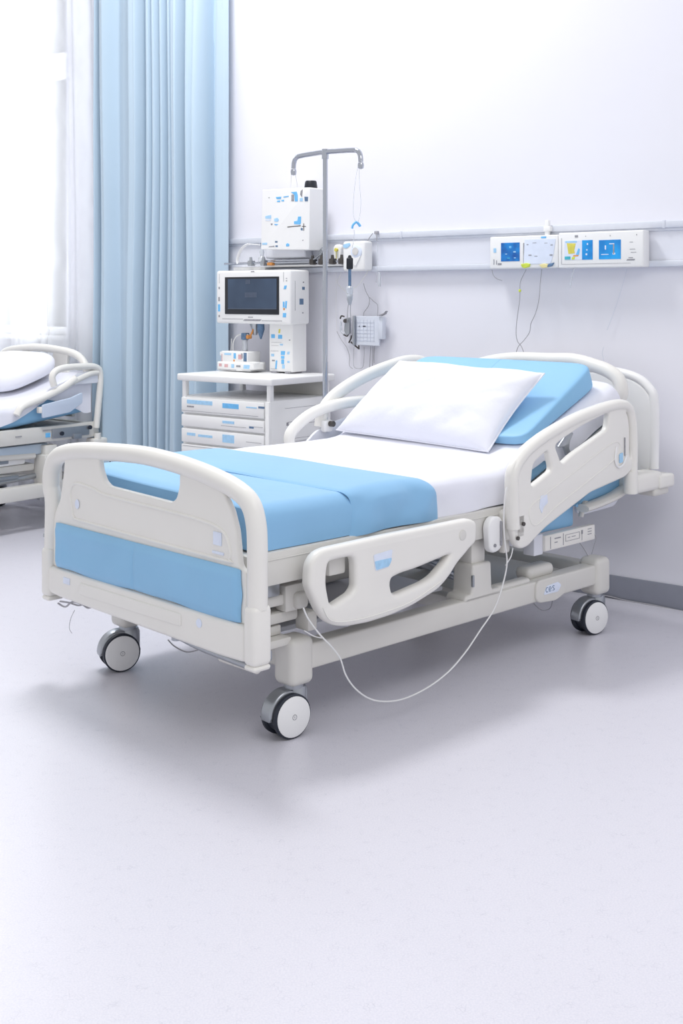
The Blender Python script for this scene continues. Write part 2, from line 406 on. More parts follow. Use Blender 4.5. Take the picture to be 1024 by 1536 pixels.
HO = [(.888,.60),(.888,.70),(.905,.728),(.947,.758),(1.024,.797),(1.143,.835),(1.309,.876),(1.485,.899),(1.576,.904),(1.635,.888),(1.666,.850),(1.680,.766),(1.678,.690),(1.662,.64),(1.60,.608),(1.50,.612),(1.367,.575),(1.089,.483),(1.024,.452),(.985,.430),(.941,.427),(.912,.447),(.897,.497)]
HO = [p for p in HO if p != (1.50,.612)]
HA = [(1.000,.633),(1.014,.716),(1.092,.752),(1.103,.746),(1.128,.682)]
HB = [(1.143,.766),(1.170,.780),(1.309,.825),(1.477,.862),(1.488,.855),(1.476,.799),(1.396,.774),(1.253,.728),(1.184,.697)]
HS = [(1.603,.86),(1.622,.85),(1.640,.80),(1.640,.70),(1.634,.668),(1.628,.70),(1.628,.80),(1.618,.84)]
def head_rail(y, out):
    s = T.part('side_rail', plate_y(HO,[HA,HB,HS],y,.030,.010,.02), PLASTIC)
    t = tmp()
    rimp = [(.915,.50),(.910,.60),(.912,.69),(.96,.745),(1.04,.785),(1.15,.820),(1.31,.858),(1.485,.882),(1.575,.886),(1.625,.872),(1.65,.83),(1.660,.766),(1.660,.66),(1.655,.60)]
    tube(t, [(a,y,z) for a,z in rimp], .021, 14, ry=.026, up=(0,1,0))
    T.part('rail_tube', t, PLASTIC, s)
    t = tmp(); tube(t, [(a,y+out*.015,z) for a,z in ((1.03,.50),(1.16,.555),(1.36,.625),(1.52,.685),(1.56,.73),(1.50,.745),(1.28,.67),(1.08,.60),(1.0,.57),(.99,.53))], .0025, 6, closed=True)
    T.part('moulded_line', t, PLASTIC, s)
    return s
hr = head_rail(-.12, -1)
t = tmp(); panel(t, [(1.045,.560),(1.052,.598),(1.09,.602),(1.095,.57),(1.07,.558),(1.06,.535)], [], 'y', -.136, .0016, .0004, .006); T.part('rail_label', t, STK, hr, 'white torn label')
t = tmp(); tube(t, [(1.53,-.137,.73),(1.52,-.139,.68),(1.54,-.139,.652),(1.575,-.139,.660),(1.60,-.137,.69)], .004, 8); T.part('hook', t, PLASTIC2, hr)
t = tmp(); panel(t, [(1.55,.665),(1.55,.70),(1.575,.705),(1.575,.668)], [], 'y', -.137, .002, .0004, .006); T.part('blue_tag', t, MBLUE, hr)
t = tmp(); tube(t, [(1.588,-.137,.76),(1.588,-.137,.69)], .0028, 6, smooth=0); T.part('slot', t, GREYL, hr)
for (a,z) in ((.947,.515),(.915,.470)):
    t = tmp(); lathe(t, [(.0001,0),(.007,0),(.007,.006),(.0001,.006)], (a,-.139,z), (0,-1,0), 14); T.part('pivot_bolt', t, DARKMET, hr)
t = tmp(); box(t, .905,.975,-.135,-.05,.455,.56,.018,3); T.part('rail_hinge', t, PLASTIC, hr)
t = tmp(); lathe(t, [(.001,0),(.026,.002),(.028,.03),(.026,.09),(.001,.092)], (1.655,-.12,.535), (0,0,1), 24); T.part('rail_socket', t, PLASTIC, hr)
# steel release lever seen through the rail
t = tmp(); panel(t, [(1.235,.748),(1.30,.800),(1.335,.795),(1.31,.765),(1.305,.735),(1.33,.72),(1.29,.712),(1.275,.745)], [], 'y', -.075, .012, .004, .008)
T.part('release_lever', t, GREYMET, hr, 'grey metal lever')
# far head rail: two looped grab bars
fs = tmp()
tube(fs, [(1.018,0.96,0.76),(1.033,0.96,0.82),(1.083,0.96,0.872),(1.173,0.96,0.918),(1.286,0.96,0.958),(1.419,0.96,0.99),(1.548,0.96,1.011)]+[(1.66,.96,1.0),(1.75,.96,.94),(1.78,.96,.80),(1.76,.96,.60)], .028, 14, ry=.024, up=(0,1,0))
fs_o = T.part('side_rail', fs, PLASTIC)
t = tmp(); tube(t, [(0.831,0.93,0.679),(0.82,0.93,0.737),(0.864,0.93,0.782),(0.952,0.93,0.824),(1.066,0.93,0.847),(1.203,0.93,0.855)]+[(1.35,.93,.85),(1.5,.93,.84)], .024, 14, ry=.022, up=(0,1,0))
T.part('grab_bar', t, PLASTIC, fs_o)
t = tmp(); panel(t, [(.92,.50),(.92,.70),(.98,.745),(1.08,.775),(1.2,.80),(1.3,.86),(1.6,.92),(1.7,.86),(1.7,.62)], [], 'y', .95, .014, .004, .02); T.part('rail_panel', t, PBACK, fs_o)
t = tmp(); box(t, 1.00,1.05,.915,.94,.74,.79,.008); T.part('rail_latch', t, PLASTIC2, fs_o)
t = tmp(); lathe(t, [(.001,0),(.012,0),(.012,.02),(.001,.02)], (1.03,.912,.775), (0,-1,0), 14); T.part('latch_knob', t, DARKMET, fs_o)

# --- headboard
hb = tmp()
tube(hb, [(1.72,.0,.62),(1.73,-.005,.76)]+[(1.75,0.002,0.859),(1.75,-0.019,0.919),(1.75,-0.004,0.969),(1.75,0.04,0.999),(1.75,0.103,1.018),(1.75,0.21,1.038)]+[(1.78,.35,1.034),(1.78,.55,1.030),(1.77,.72,1.0),(1.75,.82,.95),(1.74,.85,.86),(1.73,.85,.62)], .028, 16)
hbo = T.part('headboard', hb, PLASTIC)
t = tmp(); panel(t, [(-.01,.55),(-.06,.62),(-.06,.87),(-.03,.925),(.04,.965),(.2,.985),(.66,.985),(.85,.96),(.90,.90),(.90,.55)], [], 'x', 1.925, .03, .012, .03); T.part('back_panel', t, PLASTIC2, hbo)
t = tmp(); tube(t, [(1.925,-.06,.60),(1.925,-.062,.86),(1.925,-.035,.928),(1.925,.04,.972),(1.925,.2,.993),(1.925,.42,.996),(1.925,.66,.993),(1.925,.84,.968),(1.925,.90,.90),(1.925,.90,.60)], .019, 12); T.part('panel_rim', t, PLASTIC2, hbo)
t = tmp(); box(t, 1.70,1.90,-.12,-.02,.525,.60,.02,3); box(t, 1.86,1.97,-.13,-.03,.53,.585,.012,3); T.part('corner_bumper', t, PLASTIC, hbo)
t = tmp(); box(t, 1.84,1.95,-.115,-.03,.50,.535,.012,3); T.part('bumper_pad', t, STEEL, hbo)
t = tmp(); box(t, 1.74,1.90,.87,.97,.525,.60,.02,3); T.part('corner_bumper', t, PLASTIC, hbo)

# --- mattress platform
YN,YF = -.055,.905
t = tmp()
box(t, -.225,1.02,YN-.012,YN+.03,.470,.568,.006,2)
box(t, -.225,1.02,YF-.03,YF+.012,.470,.568,.006,2)
box(t, -.225,-.18,YN+.02,YF-.02,.475,.565,.006)
box(t, .98,1.02,YN+.02,YF-.02,.47,.56,.006)
plat = T.part('mattress_platform', t, STEEL)
t = tmp(); tube(t, [(-.21,YN-.0125,.545),(.98,YN-.0125,.545)], .0022, 6, smooth=0); T.part('frame_groove', t, STEEL, plat)
t = tmp(); box(t, -.18,1.0,YN+.03,YF-.03,.545,.563,.004); T.part('deck_panel', t, STEEL, plat)

# bent coordinate: the head section rises from L = 0.93 on
LB = []
_x,_z = -.20,.568; _n = 400
for i in range(_n+1):
    L = -.20+2.2*i/_n
    a = math.radians(22.2)*min(1,max(0,(L-.95)/.16))
    LB.append((L,_x,_z,a)); _x += 2.2/_n*math.cos(a); _z += 2.2/_n*math.sin(a)
SK = -.10
def bend(L,y,h):
    i = max(0,min(_n-1,(L+.20)/2.2*_n)); k = int(i); f = i-k
    A,B = LB[k],LB[min(k+1,_n)]
    x = A[1]+(B[1]-A[1])*f + (L+.20-2.2*i/_n); z = A[2]+(B[2]-A[2])*f; a = A[3]+(B[3]-A[3])*f
    lift = .030*max(0,min(1,(y+.05)/.9))*max(0,min(1,h/.1))
    return Vector((x-h*math.sin(a), y, z+h*math.cos(a)+lift))
def bent(f, nu, nv):
    q = tmp(); grid(q, f, nu, nv); return q
t = tmp()
def br(u,v):
    L = 1.0+.74*u; c = [(-.03,-.022),(-.03,-.004),(.88,-.004),(.88,-.022),(-.03,-.022)][round(v*4)]
    return bend(L, c[0], c[1]-.002)
grid(t, br, 16, 4)
bmesh.ops.remove_doubles(t, verts=t.verts, dist=1e-5); bmesh.ops.holes_fill(t, edges=[e for e in t.edges if e.is_boundary]); bmesh.ops.recalc_face_normals(t, faces=t.faces)
bk = T.part('backrest_board', t, STEEL)
# arms from the frame to the head bumper
for yy in (-.06,.90):
    t = tmp(); tube(t, [(1.42,yy,.50),(1.52,yy,.508),(1.64,yy,.525),(1.76,yy,.56)], .016, 10, ry=.03, up=(0,1,0)); T.part('head_arm', t, STEEL, plat)
t = tmp(); panel(t, [(1.46,.47),(1.46,.505),(1.72,.545),(1.80,.53),(1.72,.465),(1.5,.458)], [], 'y', .0, .012, .004, .02); T.part('side_shroud', t, PBACK, plat)
for q in ((.905,.94,-.09,-.06,.41,.5,.008),(.70,.745,-.072,-.05,.455,.50,.004)):
    t = tmp(); box(t, *q); T.part('frame_bracket', t, STEEL, plat)
t = tmp(); panel(t, [(.815,.44),(.807,.52),(.83,.548),(.875,.545),(.89,.52),(.885,.44),(.86,.425),(.83,.425)], [], 'y', -.085, .03, .008, .02)
rl = T.part('rail_latch', t, PLASTIC2, plat)
t = tmp(); box(t, .868,.878,-.106,-.098,.445,.53,.003); lathe(t, [(.0001,0),(.006,0),(.006,.004),(.0001,.004)], (.84,-.1,.45), (0,-1,0), 12); T.part('latch_slot', t, GREYL, rl)
t = tmp(); panel(t, [(1.40,.505),(1.60,.61),(1.70,.64),(1.735,.60),(1.72,.575),(1.755,.555),(1.70,.535),(1.5,.515)], [], 'y', -.025, .03, .008, .012); T.part('mattress_support_cover', t, BLUEV, plat, 'blue fabric cover at the head end')
# blue cover under the raised section + nameplate bar
t = tmp(); box(t, 1.16,1.43,-.015,.80,.425,.545,.012); T.part('underside_cover', t, BLUEV, plat, 'blue fabric cover under the backrest')
t = tmp(); box(t, 1.15,1.205,-.035,.015,.355,.43,.004); T.part('end_housing', t, PBACK, plat)
t = tmp(); box(t, 1.20,1.56,.40,.50,.33,.42,.01); T.part('motor_housing', t, PBACK, plat)
t = tmp(); box(t, 1.205,1.525,-.045,-.02,.366,.424,.004)
npb = T.part('nameplate_bar', t, PLASTIC, plat)
t = tmp()
for x0,x1,z0,z1 in ((1.235,1.238,.372,.416),(1.262,1.30,.404,.408),(1.262,1.28,.39,.393),(1.315,1.318,.374,.418),(1.33,1.42,.409,.4105),(1.33,1.42,.385,.3865),(1.33,1.332,.385,.410),(1.42,1.422,.385,.410),(1.345,1.36,.397,.3995),(1.37,1.395,.397,.3995),(1.432,1.442,.399,.414),(1.436,1.438,.375,.40),(1.475,1.50,.411,.4135),(1.475,1.50,.401,.4035),(1.475,1.50,.391,.3935)):
    box(t, x0,x1,-.0462,-.0448,z0,z1)
T.part('nameplate_print', t, GREYL, npb)
t = tmp(); tube(t, [(1.455,-.02,.535),(1.46,-.03,.50),(1.452,-.03,.46)], .010, 10); lathe(t, [(.001,0),(.018,0),(.018,.02),(.001,.02)], (1.46,-.03,.505), (0,-1,0), 16); T.part('tilt_joint', t, STEEL, plat)

# --- base frame
t = tmp()
box(t, .02,1.56,-.052,.012,.192,.268,.008,3)
base = T.part('base_frame', t, STEEL)
t = tmp(); box(t, .02,1.56,.838,.902,.192,.268,.008,3); T.part('base_rail', t, STEEL, base)
t = tmp(); box(t, -.03,.03,.02,.83,.195,.262,.008,3); T.part('cross_member', t, STEEL, base)
t = tmp(); box(t, 1.52,1.58,.02,.83,.195,.268,.008,3); T.part('cross_member', t, STEEL, base)
t = tmp(); box(t, .42,.47,.01,.84,.20,.25,.006,2); T.part('cross_member', t, STEEL, base)
t = tmp(); box(t, .80,.86,.01,.84,.20,.25,.006,2); T.part('cross_member', t, STEEL, base)
for cx,cy in ((0,-.01),(1.56,-.02),(0,.86),(1.56,.87)):
    t = tmp(); box(t, cx-.046,cx+.046,cy-.046,cy+.046,.150,.292,.022,5); T.part('corner_post', t, STEEL, base)
t = tmp(); panel(t, [(1.15,.19),(1.13,.205),(1.13,.255),(1.145,.272),(1.30,.272),(1.31,.262),(1.31,.20),(1.25,.182)], [], 'y', -.053, .016, .005, .014)
cl = T.part('frame_clamp', t, STEEL, base)
t = tmp(); panel(t, [(1.17,.216),(1.19,.246),(1.26,.25),(1.28,.235),(1.26,.214)], [], 'y', -.062, .0016, .0004, .008); T.part('clamp_label', t, STK, cl, 'pale blue lettered label')
t = tmp()
for P_ in ([(1.196,.239),(1.189,.240),(1.184,.232),(1.188,.224),(1.196,.225)], [(1.203,.232),(1.215,.232),(1.213,.239),(1.206,.240),(1.202,.232),(1.206,.224),(1.215,.226)], [(1.236,.239),(1.229,.241),(1.225,.236),(1.234,.230),(1.234,.225),(1.224,.225)]): tube(t, [(a,-.0632,z) for a,z in P_], .0012, 5)
T.part('label_lettering', t, DBLUE, cl)
t = tmp(); box(t, .93,1.12,-.045,.0,.262,.285,.012,3); box(t, 1.14,1.30,-.02,.05,.262,.31,.02,3); T.part('rail_cover', t, STEEL, base)
# lift columns
t = tmp(); panel(t, [(.735,.262),(.745,.285),(.775,.285),(.780,.385),(.88,.385),(.885,.285),(.93,.285),(.94,.262)], [], 'y', -.01, .09, .01, .012)
lc = T.part('lift_column', t, STEEL)
t = tmp(); box(t, .79,.865,-.04,.02,.38,.48,.008,2); T.part('inner_column', t, STEEL, lc)
t = tmp(); box(t, .775,.785,-.058,-.05,.31,.35,.002); T.part('column_slot', t, GREYMET, lc)
t = tmp(); lathe(t, [(.001,0),(.010,0),(.010,.03),(.001,.03)], (.86,-.045,.46), (0,-1,0), 12); T.part('column_fitting', t, GREYMET, lc)
t = tmp(); box(t, .77,.89,.80,.89,.262,.385,.01,2); box(t, .79,.865,.82,.88,.38,.48,.008,2); lc2 = T.part('lift_column', t, STEEL)
# foot-end lift mechanism
t = tmp()
box(t, -.02,.10,.10,.24,.30,.36,.01); box(t, .0,.085,.12,.22,.35,.48,.008)
lm = T.part('lift_mechanism', t, STEEL)
t = tmp(); box(t, -.16,.06,-.02,.03,.39,.425,.01); box(t, -.10,.02,-.01,.05,.335,.37,.01); box(t,-.05,.03,-.03,.02,.37,.45,.008); T.part('linkage_arm', t, STEEL, lm)
for q in ((-.14,-.07,-.03,.02,.425,.465,.006),(-.13,-.03,.04,.10,.33,.365,.006)):
    t = tmp(); box(t, *q); T.part('linkage_bracket', t, GREYMET, lm)
t = tmp(); box(t, -.02,.03,-.05,.02,.375,.425,.015,3); box(t, .03,.07,-.04,.02,.30,.36,.008); T.part('drive_block', t, STEEL, lm)
t = tmp(); tube(t, [(-.15,.06,.36),(.10,.04,.34),(.22,.06,.32),(.4,.1,.28)], .018, 10); T.part('push_rod', t, GREYMET, lm)
t = tmp(); tube(t, [(.12,.40,.30),(.40,.40,.40),(.75,.40,.46)], .03, 12); box(t, .30,.62,.35,.46,.30,.40,.02,3); T.part('actuator', t, STEEL, lm)
t = tmp(); tube(t, [(.5,.45,.44),(.9,.45,.30),(1.2,.45,.24)], .022, 12, smooth=0); tube(t, [(.45,.15,.46),(.75,.12,.36),(.95,.10,.27)], .015, 10, smooth=0); T.part('scissor_arm', t, GREYMET, lm)
t = tmp(); box(t, .03,.78,.08,.80,.275,.292,.006); T.part('storage_tray', t, PBACK, base)
t = tmp(); box(t, .95,1.50,.10,.80,.21,.235,.006); T.part('storage_tray', t, STEEL, base)
t = tmp(); box(t, .02,.45,.45,.50,.385,.47,.01); T.part('battery_box', t, BLUEV, lm, 'blue box under the frame')
t = tmp(); box(t, .12,.20,.3,.5,.40,.47,.006); box(t, .0,.45,.44,.447,.39,.47,.002); T.part('control_box', t, RUBBER, lm)
# fittings below the footboard
t = tmp(); box(t, -.225,-.16,-.10,.0,.268,.30,.006); tube(t, [(-.235,.24,.285),(-.235,.14,.275),(-.235,.0,.270),(-.235,-.10,.268)], .012, 10); lathe(t, [(.001,0),(.018,.002),(.018,.03),(.001,.032)], (-.235,.25,.27), (0,0,1), 14); T.part('brake_linkage', t, GREYMET, footb)
t = tmp(); tube(t, [(-.225,.05,.262),(-.225,-.11,.262)], .014, 10, smooth=0); T.part('pedal_bar', t, STEEL, footb)
t = tmp(); box(t, -.12,-.03,-.035,.06,.275,.30,.006); box(t,-.2,-.04,.0,.03,.30,.33,.006); T.part('foot_bracket', t, STEEL, base)

# --- casters
def caster(x, y, yaw):
    R = Matrix.Translation((x,y,0)) @ Matrix.Rotation(yaw,4,'Z')
    ox = -.030; r = .0655
    c = tmp()
    lathe(c, [(.001,.148),(.024,.148),(.024,.156),(.030,.156),(.030,.138),(.001,.138)], (0,0,0), (0,0,1), 24)
    # housing: arch over the wheel with the swivel column at its front
    arc = [(ox+(r+.008)*math.cos(math.radians(a)), r+(r+.008)*math.sin(math.radians(a))) for a in range(188,60,-8)]
    inner = [(ox+(r-.014)*math.cos(math.radians(a)), r+(r-.014)*math.sin(math.radians(a))) for a in range(10,189,12)]
    outl = arc + [(.034,.142),(.040,.130),(.040,.058)] + inner
    q = tmp(); panel(q, outl, [], 'y', 0.004, .050, .008, .004); merge(c, q)
    lathe(c, [(.001,.09),(.030,.09),(.031,.138),(.028,.142),(.001,.142)], (.008,0,0), (0,0,1), 24)
    bmesh.ops.transform(c, matrix=R, verts=c.verts)
    co = T.part('caster', c, GREYMET)
    w = tmp()
    for s in (-1,1):
        q = tmp(); lathe(q, [(.001,-.010),(r-.006,-.010),(r,-.006),(r,.004),(r-.004,.009),(.001,.009)], (ox,s*.030,r), (0,1,0), 40); merge(w, q)
    q = tmp(); lathe(q, [(.001,-.022),(r-.010,-.022),(r-.010,.022),(.001,.022)], (ox,0,r), (0,1,0), 32); merge(w, q)
    bmesh.ops.transform(w, matrix=R, verts=w.verts)
    T.part('tyre', w, RUBBER, co)
    d = tmp()
    for s in (-1,1):
        q = tmp(); lathe(q, [(.001,0),(r-.0055,0),(r-.006,.003),(r-.010,.005),(.010,.006),(.001,.006)], (ox,s*.0385,r), (0,s,0), 40); merge(d, q)
    bmesh.ops.transform(d, matrix=R, verts=d.verts)
    T.part('wheel_cover', d, PLASTIC2, co)
    d = tmp(); pts = [(ox+.0075*math.cos(2*PI*k/16), -.0448, r+.0075*math.sin(2*PI*k/16)) for k in range(16)]
    tube(d, pts, .0009, 5, closed=True, smooth=0); tube(d, [(ox,-.0448,r+.003),(ox,-.0448,r-.003)], .0009, 5, smooth=0)
    bmesh.ops.transform(d, matrix=R, verts=d.verts)
    T.part('axle_mark', d, GREYL, co)
caster(0,-.01, math.radians(-4.7)); caster(1.56,-.02, math.radians(-11)); caster(0,.86, math.radians(-18)); caster(1.56,.87, math.radians(10))

# --- cables of the bed (children: they are part of its wiring)
t = tmp(); tube(t, [(0.85,-0.145,0.655),(0.839,-0.145,0.622),(0.832,-0.145,0.544),(0.839,-0.145,0.464),(0.85,-0.145,0.395),(0.824,-0.145,0.32),(0.778,-0.145,0.25),(0.708,-0.145,0.196),(0.632,-0.145,0.139),(0.546,-0.145,0.093),(0.443,-0.145,0.065),(0.335,-0.145,0.056),(0.245,-0.145,0.069),(0.179,-0.145,0.095),(0.122,-0.145,0.138),(0.084,-0.145,0.186),(0.062,-0.145,0.238),(0.027,-0.145,0.28),(-0.019,-0.145,0.324),(-0.066,-0.145,0.379),(-0.084,-0.145,0.413)], .0026, 8)
T.part('bed_cable', t, WIRE, None, 'thin white cable looping almost to the floor')
t = tmp(); tube(t, [(0.902,-0.13,0.437),(0.891,-0.13,0.409),(0.862,-0.13,0.384)], .002, 8); T.part('branch_cable', t, WIRE)
t = tmp(); tube(t, [(-0.04,-0.1,0.331),(-0.003,-0.1,0.308),(0.029,-0.1,0.296)], .0018, 6)
T.part('branch_cable', t, WIRE)
t = tmp(); tube(t, [(-0.24,0.92,0.258),(-0.24,0.873,0.255),(-0.24,0.831,0.279),(-0.24,0.774,0.283),(-0.24,0.729,0.278),(-0.24,0.677,0.303)], .003, 6); tube(t, [(-0.24,0.907,0.267),(-0.24,0.852,0.273),(-0.24,0.79,0.275),(-0.24,0.741,0.291),(-0.24,0.669,0.298)], .003, 6); tube(t, [(-0.23,0.831,0.25),(-0.23,0.856,0.216),(-0.23,0.864,0.183),(-0.23,0.848,0.169)], .001, 5)
T.part('foot_wiring', t, WIREG)
t = tmp(); tube(t, [(0,0.621,0.147),(0,0.583,0.133),(0,0.517,0.129),(0,0.445,0.153)], .0022, 6); T.part('hanging_wire', t, WIREG)
t = tmp(); box(t,-.26,-.22,.955,.985,.475,.49,.003); T.part('rail_stub', t, GREYMET, footb)
t = tmp(); tube(t, [(1.329,0.1,0.128),(1.38,0.1,0.093),(1.436,0.1,0.091),(1.453,0.1,0.132)], .0015, 6); T.part('rear_wiring', t, WIREG)
t = tmp(); tube(t, [(1.589,0.02,0.271),(1.612,0.02,0.315),(1.626,0.02,0.353),(1.566,0.02,0.4)], .0012, 6); T.part('rear_wiring', t, WIREG)
t = tmp(); tube(t, [(1.45,.02,.40),(1.50,.0,.34),(1.53,-.01,.295)], .0015, 6)
T.part('rear_wiring', t, WIREG)

# ------------------------------------------------------------ bedding
HM = .116
def ring(y0,y1,h0,h1,r,t):
    """section of a drape: up the near side, over, down the far side; t in 0..1"""
    a = h1-h0-r; w = y1-y0-2*r; arc = PI*r/2; tot = 2*a+2*arc+w; s = t*tot
    if s < a: return y0, h0+s
    s -= a
    if s < arc: q = s/r; return y0+r-r*math.cos(q), h1-r+r*math.sin(q)
    s -= arc
    if s < w: return y0+r+s, h1
    s -= w
    if s < arc: q = s/r; return y1-r+r*math.sin(q), h1-r+r*math.cos(q)
    s -= arc; return y1, h1-r-s
def closed_ring(y0,y1,h0,h1,r,n):
    P = []
    for cy,ch,a0 in ((y0+r,h0+r,180),(y0+r,h1-r,180),(y1-r,h1-r,90),(y1-r,h0+r,0)):
        pass
    for (cy,ch,a0) in ((y0+r,h1-r,180),(y1-r,h1-r,90),(y1-r,h0+r,0),(y0+r,h0+r,-90)):
        for k in range(n+1):
            a = math.radians(a0-90*k/n); P.append((cy+r*math.cos(a), ch+r*math.sin(a)))
    return P
def loaf(bm, place, L0, L1, n, y0, y1, h0, h1, r):
    """closed soft slab: place(L, y, h) gives the point"""
    b = bmesh.new(); rows = []
    for i in range(n+1):
        L = L0+(L1-L0)*i/n; e = min((L-L0),(L1-L)); q = 1-math.sqrt(max(0,1-max(0,1-e/r)**2)); q *= r*.8
        rows.append([b.verts.new(place(L,y,h)) for y,h in closed_ring(y0+q,y1-q,h0+q*.5,h1-q,r,5)])
    m = len(rows[0])
    for A,B in zip(rows,rows[1:]):
        for k in range(m): b.faces.new((A[k],A[(k+1)%m],B[(k+1)%m],B[k]))
    b.faces.new(rows[0]); b.faces.new(rows[-1][::-1])
    bmesh.ops.recalc_face_normals(b, faces=b.faces); merge(bm, b); return bm
t = tmp(); loaf(t, bend, -.17, 1.745, 120, -.035, .885, .004, HM, .035)
single('mattress', t, BLUEV, 'blue vinyl mattress with raised head end under the white sheet', 'mattress', BED, (.9,.42,.57), sharp=50)
def skw(y): return -.13*max(0,min(1,(y+.05)/.9))
def tw(v): return max(0,min(1,(min(v,1-v)-.085)/.06))
def sheet(u,v):
    end = max(0,(u-.94)/.06); L = .30+1.46*min(1,u/.94)
    low = .004+.062*max(0,min(1,(L-1.02)/.10))*(1-.75*max(0,min(1,(L-1.22)/.08)))
    y,h = ring(-.047,.897,low,HM+.008,.045,v)
    if end: h = low+(h-low)*(1-end)
    side = tw(v)
    n1 = noise.noise(Vector((L*3.1,y*2.2,.3))); n2 = noise.noise(Vector((L*9,y*3+h*14,4)))
    h2 = h + (.004+.006*n1+.003*n2)*side
    yy = y + (1-side)*((-1 if v<.5 else 1)*(.006*n2+.005*noise.noise(Vector((L*6+h*9,h*4,2)))+.005+.004*math.sin(L*26+h*20)*(1-(h-low)/.14)))
    return bend(L,yy,h2+(0 if v>.02 else .004*math.sin(L*7)))
t = tmp(); grid(t, sheet, 110, 110)
single('bed_sheet', t, WHITE, 'smooth white fitted sheet over the mattress of the foreground bed', 'sheet', BED, (.9,.42,.69), sharp=80)
def blanket(u,v):
    y,h = ring(-.058,.908,.002,HM+.014,.055,v)
    foot = 0
    if u < .15: foot = 1-u/.15; u2 = 0
    else: u2 = (u-.15)/.85
    L = -.178 + (.36+skw(y)+.178)*u2 - .006*(1-(1-foot)**3)*0
    if foot: h = .002+(h-.002)*(1-foot)
    elif u2 < .1: h = h-.012*(1-u2/.1)**2*(h/HM)
    n1 = noise.noise(Vector((L*4,y*3,7)))
    hh = h+.003*n1*tw(v)
    yy = y+(1-tw(v))*(-1 if v<.5 else 1)*(.005*n1+.002*math.sin(L*17+h*12))
    return bend(L,yy,hh)
t = tmp(); grid(t, blanket, 60, 90); solid(t,.003)
single('blanket', t, BLUE, 'light blue blanket covering the foot end of the mattress', 'blanket', BED, (.1,.42,.7), sharp=80)
def fold(u,v):
    y,h = ring(-.068,.915,.0,HM+.026,.065,v)
    L0 = .185+skw(y)*.75+.014*math.sin(PI*min(1,max(0,h/(HM+.026)))); L1 = .597+skw(y)*.9-.045*min(1,max(0,h/(HM+.026)))**2
    L = L0+(L1-L0)*u
    e = math.sin(PI*u)**.35 if 0<u<1 else 0
    n1 = noise.noise(Vector((L*5,y*3,1))); n2 = noise.noise(Vector((L*14,h*18+y*2,9)))
    top = tw(v)
    hh = h-.012*(1-e)*top+.003*n1*top
    yy = y+(1-top)*(-1 if v<.5 else 1)*(.007*n2-.010*(1-e)+.003+.004*math.sin(L*30-h*22))
    if v < .06: hh -= .004*(1-v/.06)*math.sin(L*12)
    return bend(L,yy,hh)
t = tmp(); grid(t, fold, 50, 110); solid(t,.004)
single('folded_throw', t, BLUE, 'light blue folded throw laid across the mattress next to the white sheet', 'throw', BED, (.4,.42,.72), sharp=80)

# blue wedge cushion against the raised head end
def sup(u,v,c,hx,hy,hz,nexp=.28):
    th = 2*PI*u; ph = PI*(v-.5)
    f = lambda w,m: math.copysign(abs(w)**m, w)
    return Vector((c[0]+hx*f(math.cos(ph),nexp)*f(math.cos(th),nexp), c[1]+hy*f(math.cos(ph),nexp)*f(math.sin(th),nexp), c[2]+hz*f(math.sin(ph),nexp*1.3)))
def cush(u,v):
    p = sup(u,v,(0,0,0),.265,.43,.045,.17)
    k = (p.x+.265)/.53
    L = 1.195+k*.525+skw(p.y+.43)*.45; y = .425+p.y; h = HM+.012+(.045+p.z)*(.45+.75*k)
    h += .003*noise.noise(Vector((L*5,y*4,2)))
    return bend(L,y,h)
t = tmp(); grid(t, cush, 120, 60); bmesh.ops.remove_doubles(t, verts=t.verts, dist=1e-4); bmesh.ops.recalc_face_normals(t, faces=t.faces)
single('wedge_cushion', t, BLUEV, 'blue wedge cushion leaning at the raised head end behind the white pillow', 'cushion', BED, (1.45,.42,.88), sharp=60)

# pillow
PFR,PFL,PBR,PBL = Vector((1.060,.105,.732)),Vector((1.030,.875,.752)),Vector((1.345,.055,.998)),Vector((1.27,.735,1.022))
def pil(side):
    def f(u,v):
        a = PFR.lerp(PFL,u); b_ = PBR.lerp(PBL,u)
        pu = .016*math.sin(PI*u)*(1 if v<.5 else -1)*abs(1-2*v)**4; pv = .014*math.sin(PI*v)*(1 if u<.5 else -1)*abs(1-2*u)**6
        p = a.lerp(b_, v) + (b_-a).normalized()*pu + (PFL-PFR).normalized()*pv
        n = (PFL-PFR).cross(PBR-PFR).normalized()
        if n.z < 0: n = -n
        sx = 1-abs(2*u-1)**3; sy = 1-abs(2*v-1)**2.6
        th = (max(0,sx)*max(0,sy))**.5
        w = noise.noise(Vector((u*4,v*3,5)))*.016+noise.noise(Vector((u*10+v*5,v*6,2)))*.006
        k = min(math.hypot(u,v),math.hypot(1-u,v),math.hypot(u,1-v),math.hypot(1-u,1-v))
        w += .006*math.sin(math.atan2(v-.5,u-.5)*22)*max(0,1-k/.4)*th
        w += .007*math.sin(u*24+3*noise.noise(Vector((u*3,v*2,1))))*max(0,1-v/.4)*th
        drop = -.012*math.exp(-(v/.08)**2)*math.sin(PI*u)
        return p + n*(.014*v+side*(.085 if side>0 else .022)*th + (w*th if side>0 else 0)) + Vector((0,0,drop))
    return f
t = tmp(); grid(t, pil(1), 110, 70); grid(t, pil(-1), 110, 70)
bmesh.ops.remove_doubles(t, verts=t.verts, dist=2e-4); bmesh.ops.recalc_face_normals(t, faces=t.faces)
P = Thing('pillow', 'plump white pillow with piped edge lying against the blue wedge cushion', 'pillow', BED, (1.15,.45,.72))
po = P.part('pillow_cover', t, PILLOWM, sharp=80)
t = tmp(); f0 = pil(0); loop = [f0(i/30,0) for i in range(30)]+[f0(1,i/16) for i in range(16)]+[f0(1-i/30,1) for i in range(30)]+[f0(0,1-i/16) for i in range(16)]
tube(t, loop, .0035, 8, closed=True, smooth=0); P.part('piping', t, PILLOWM)

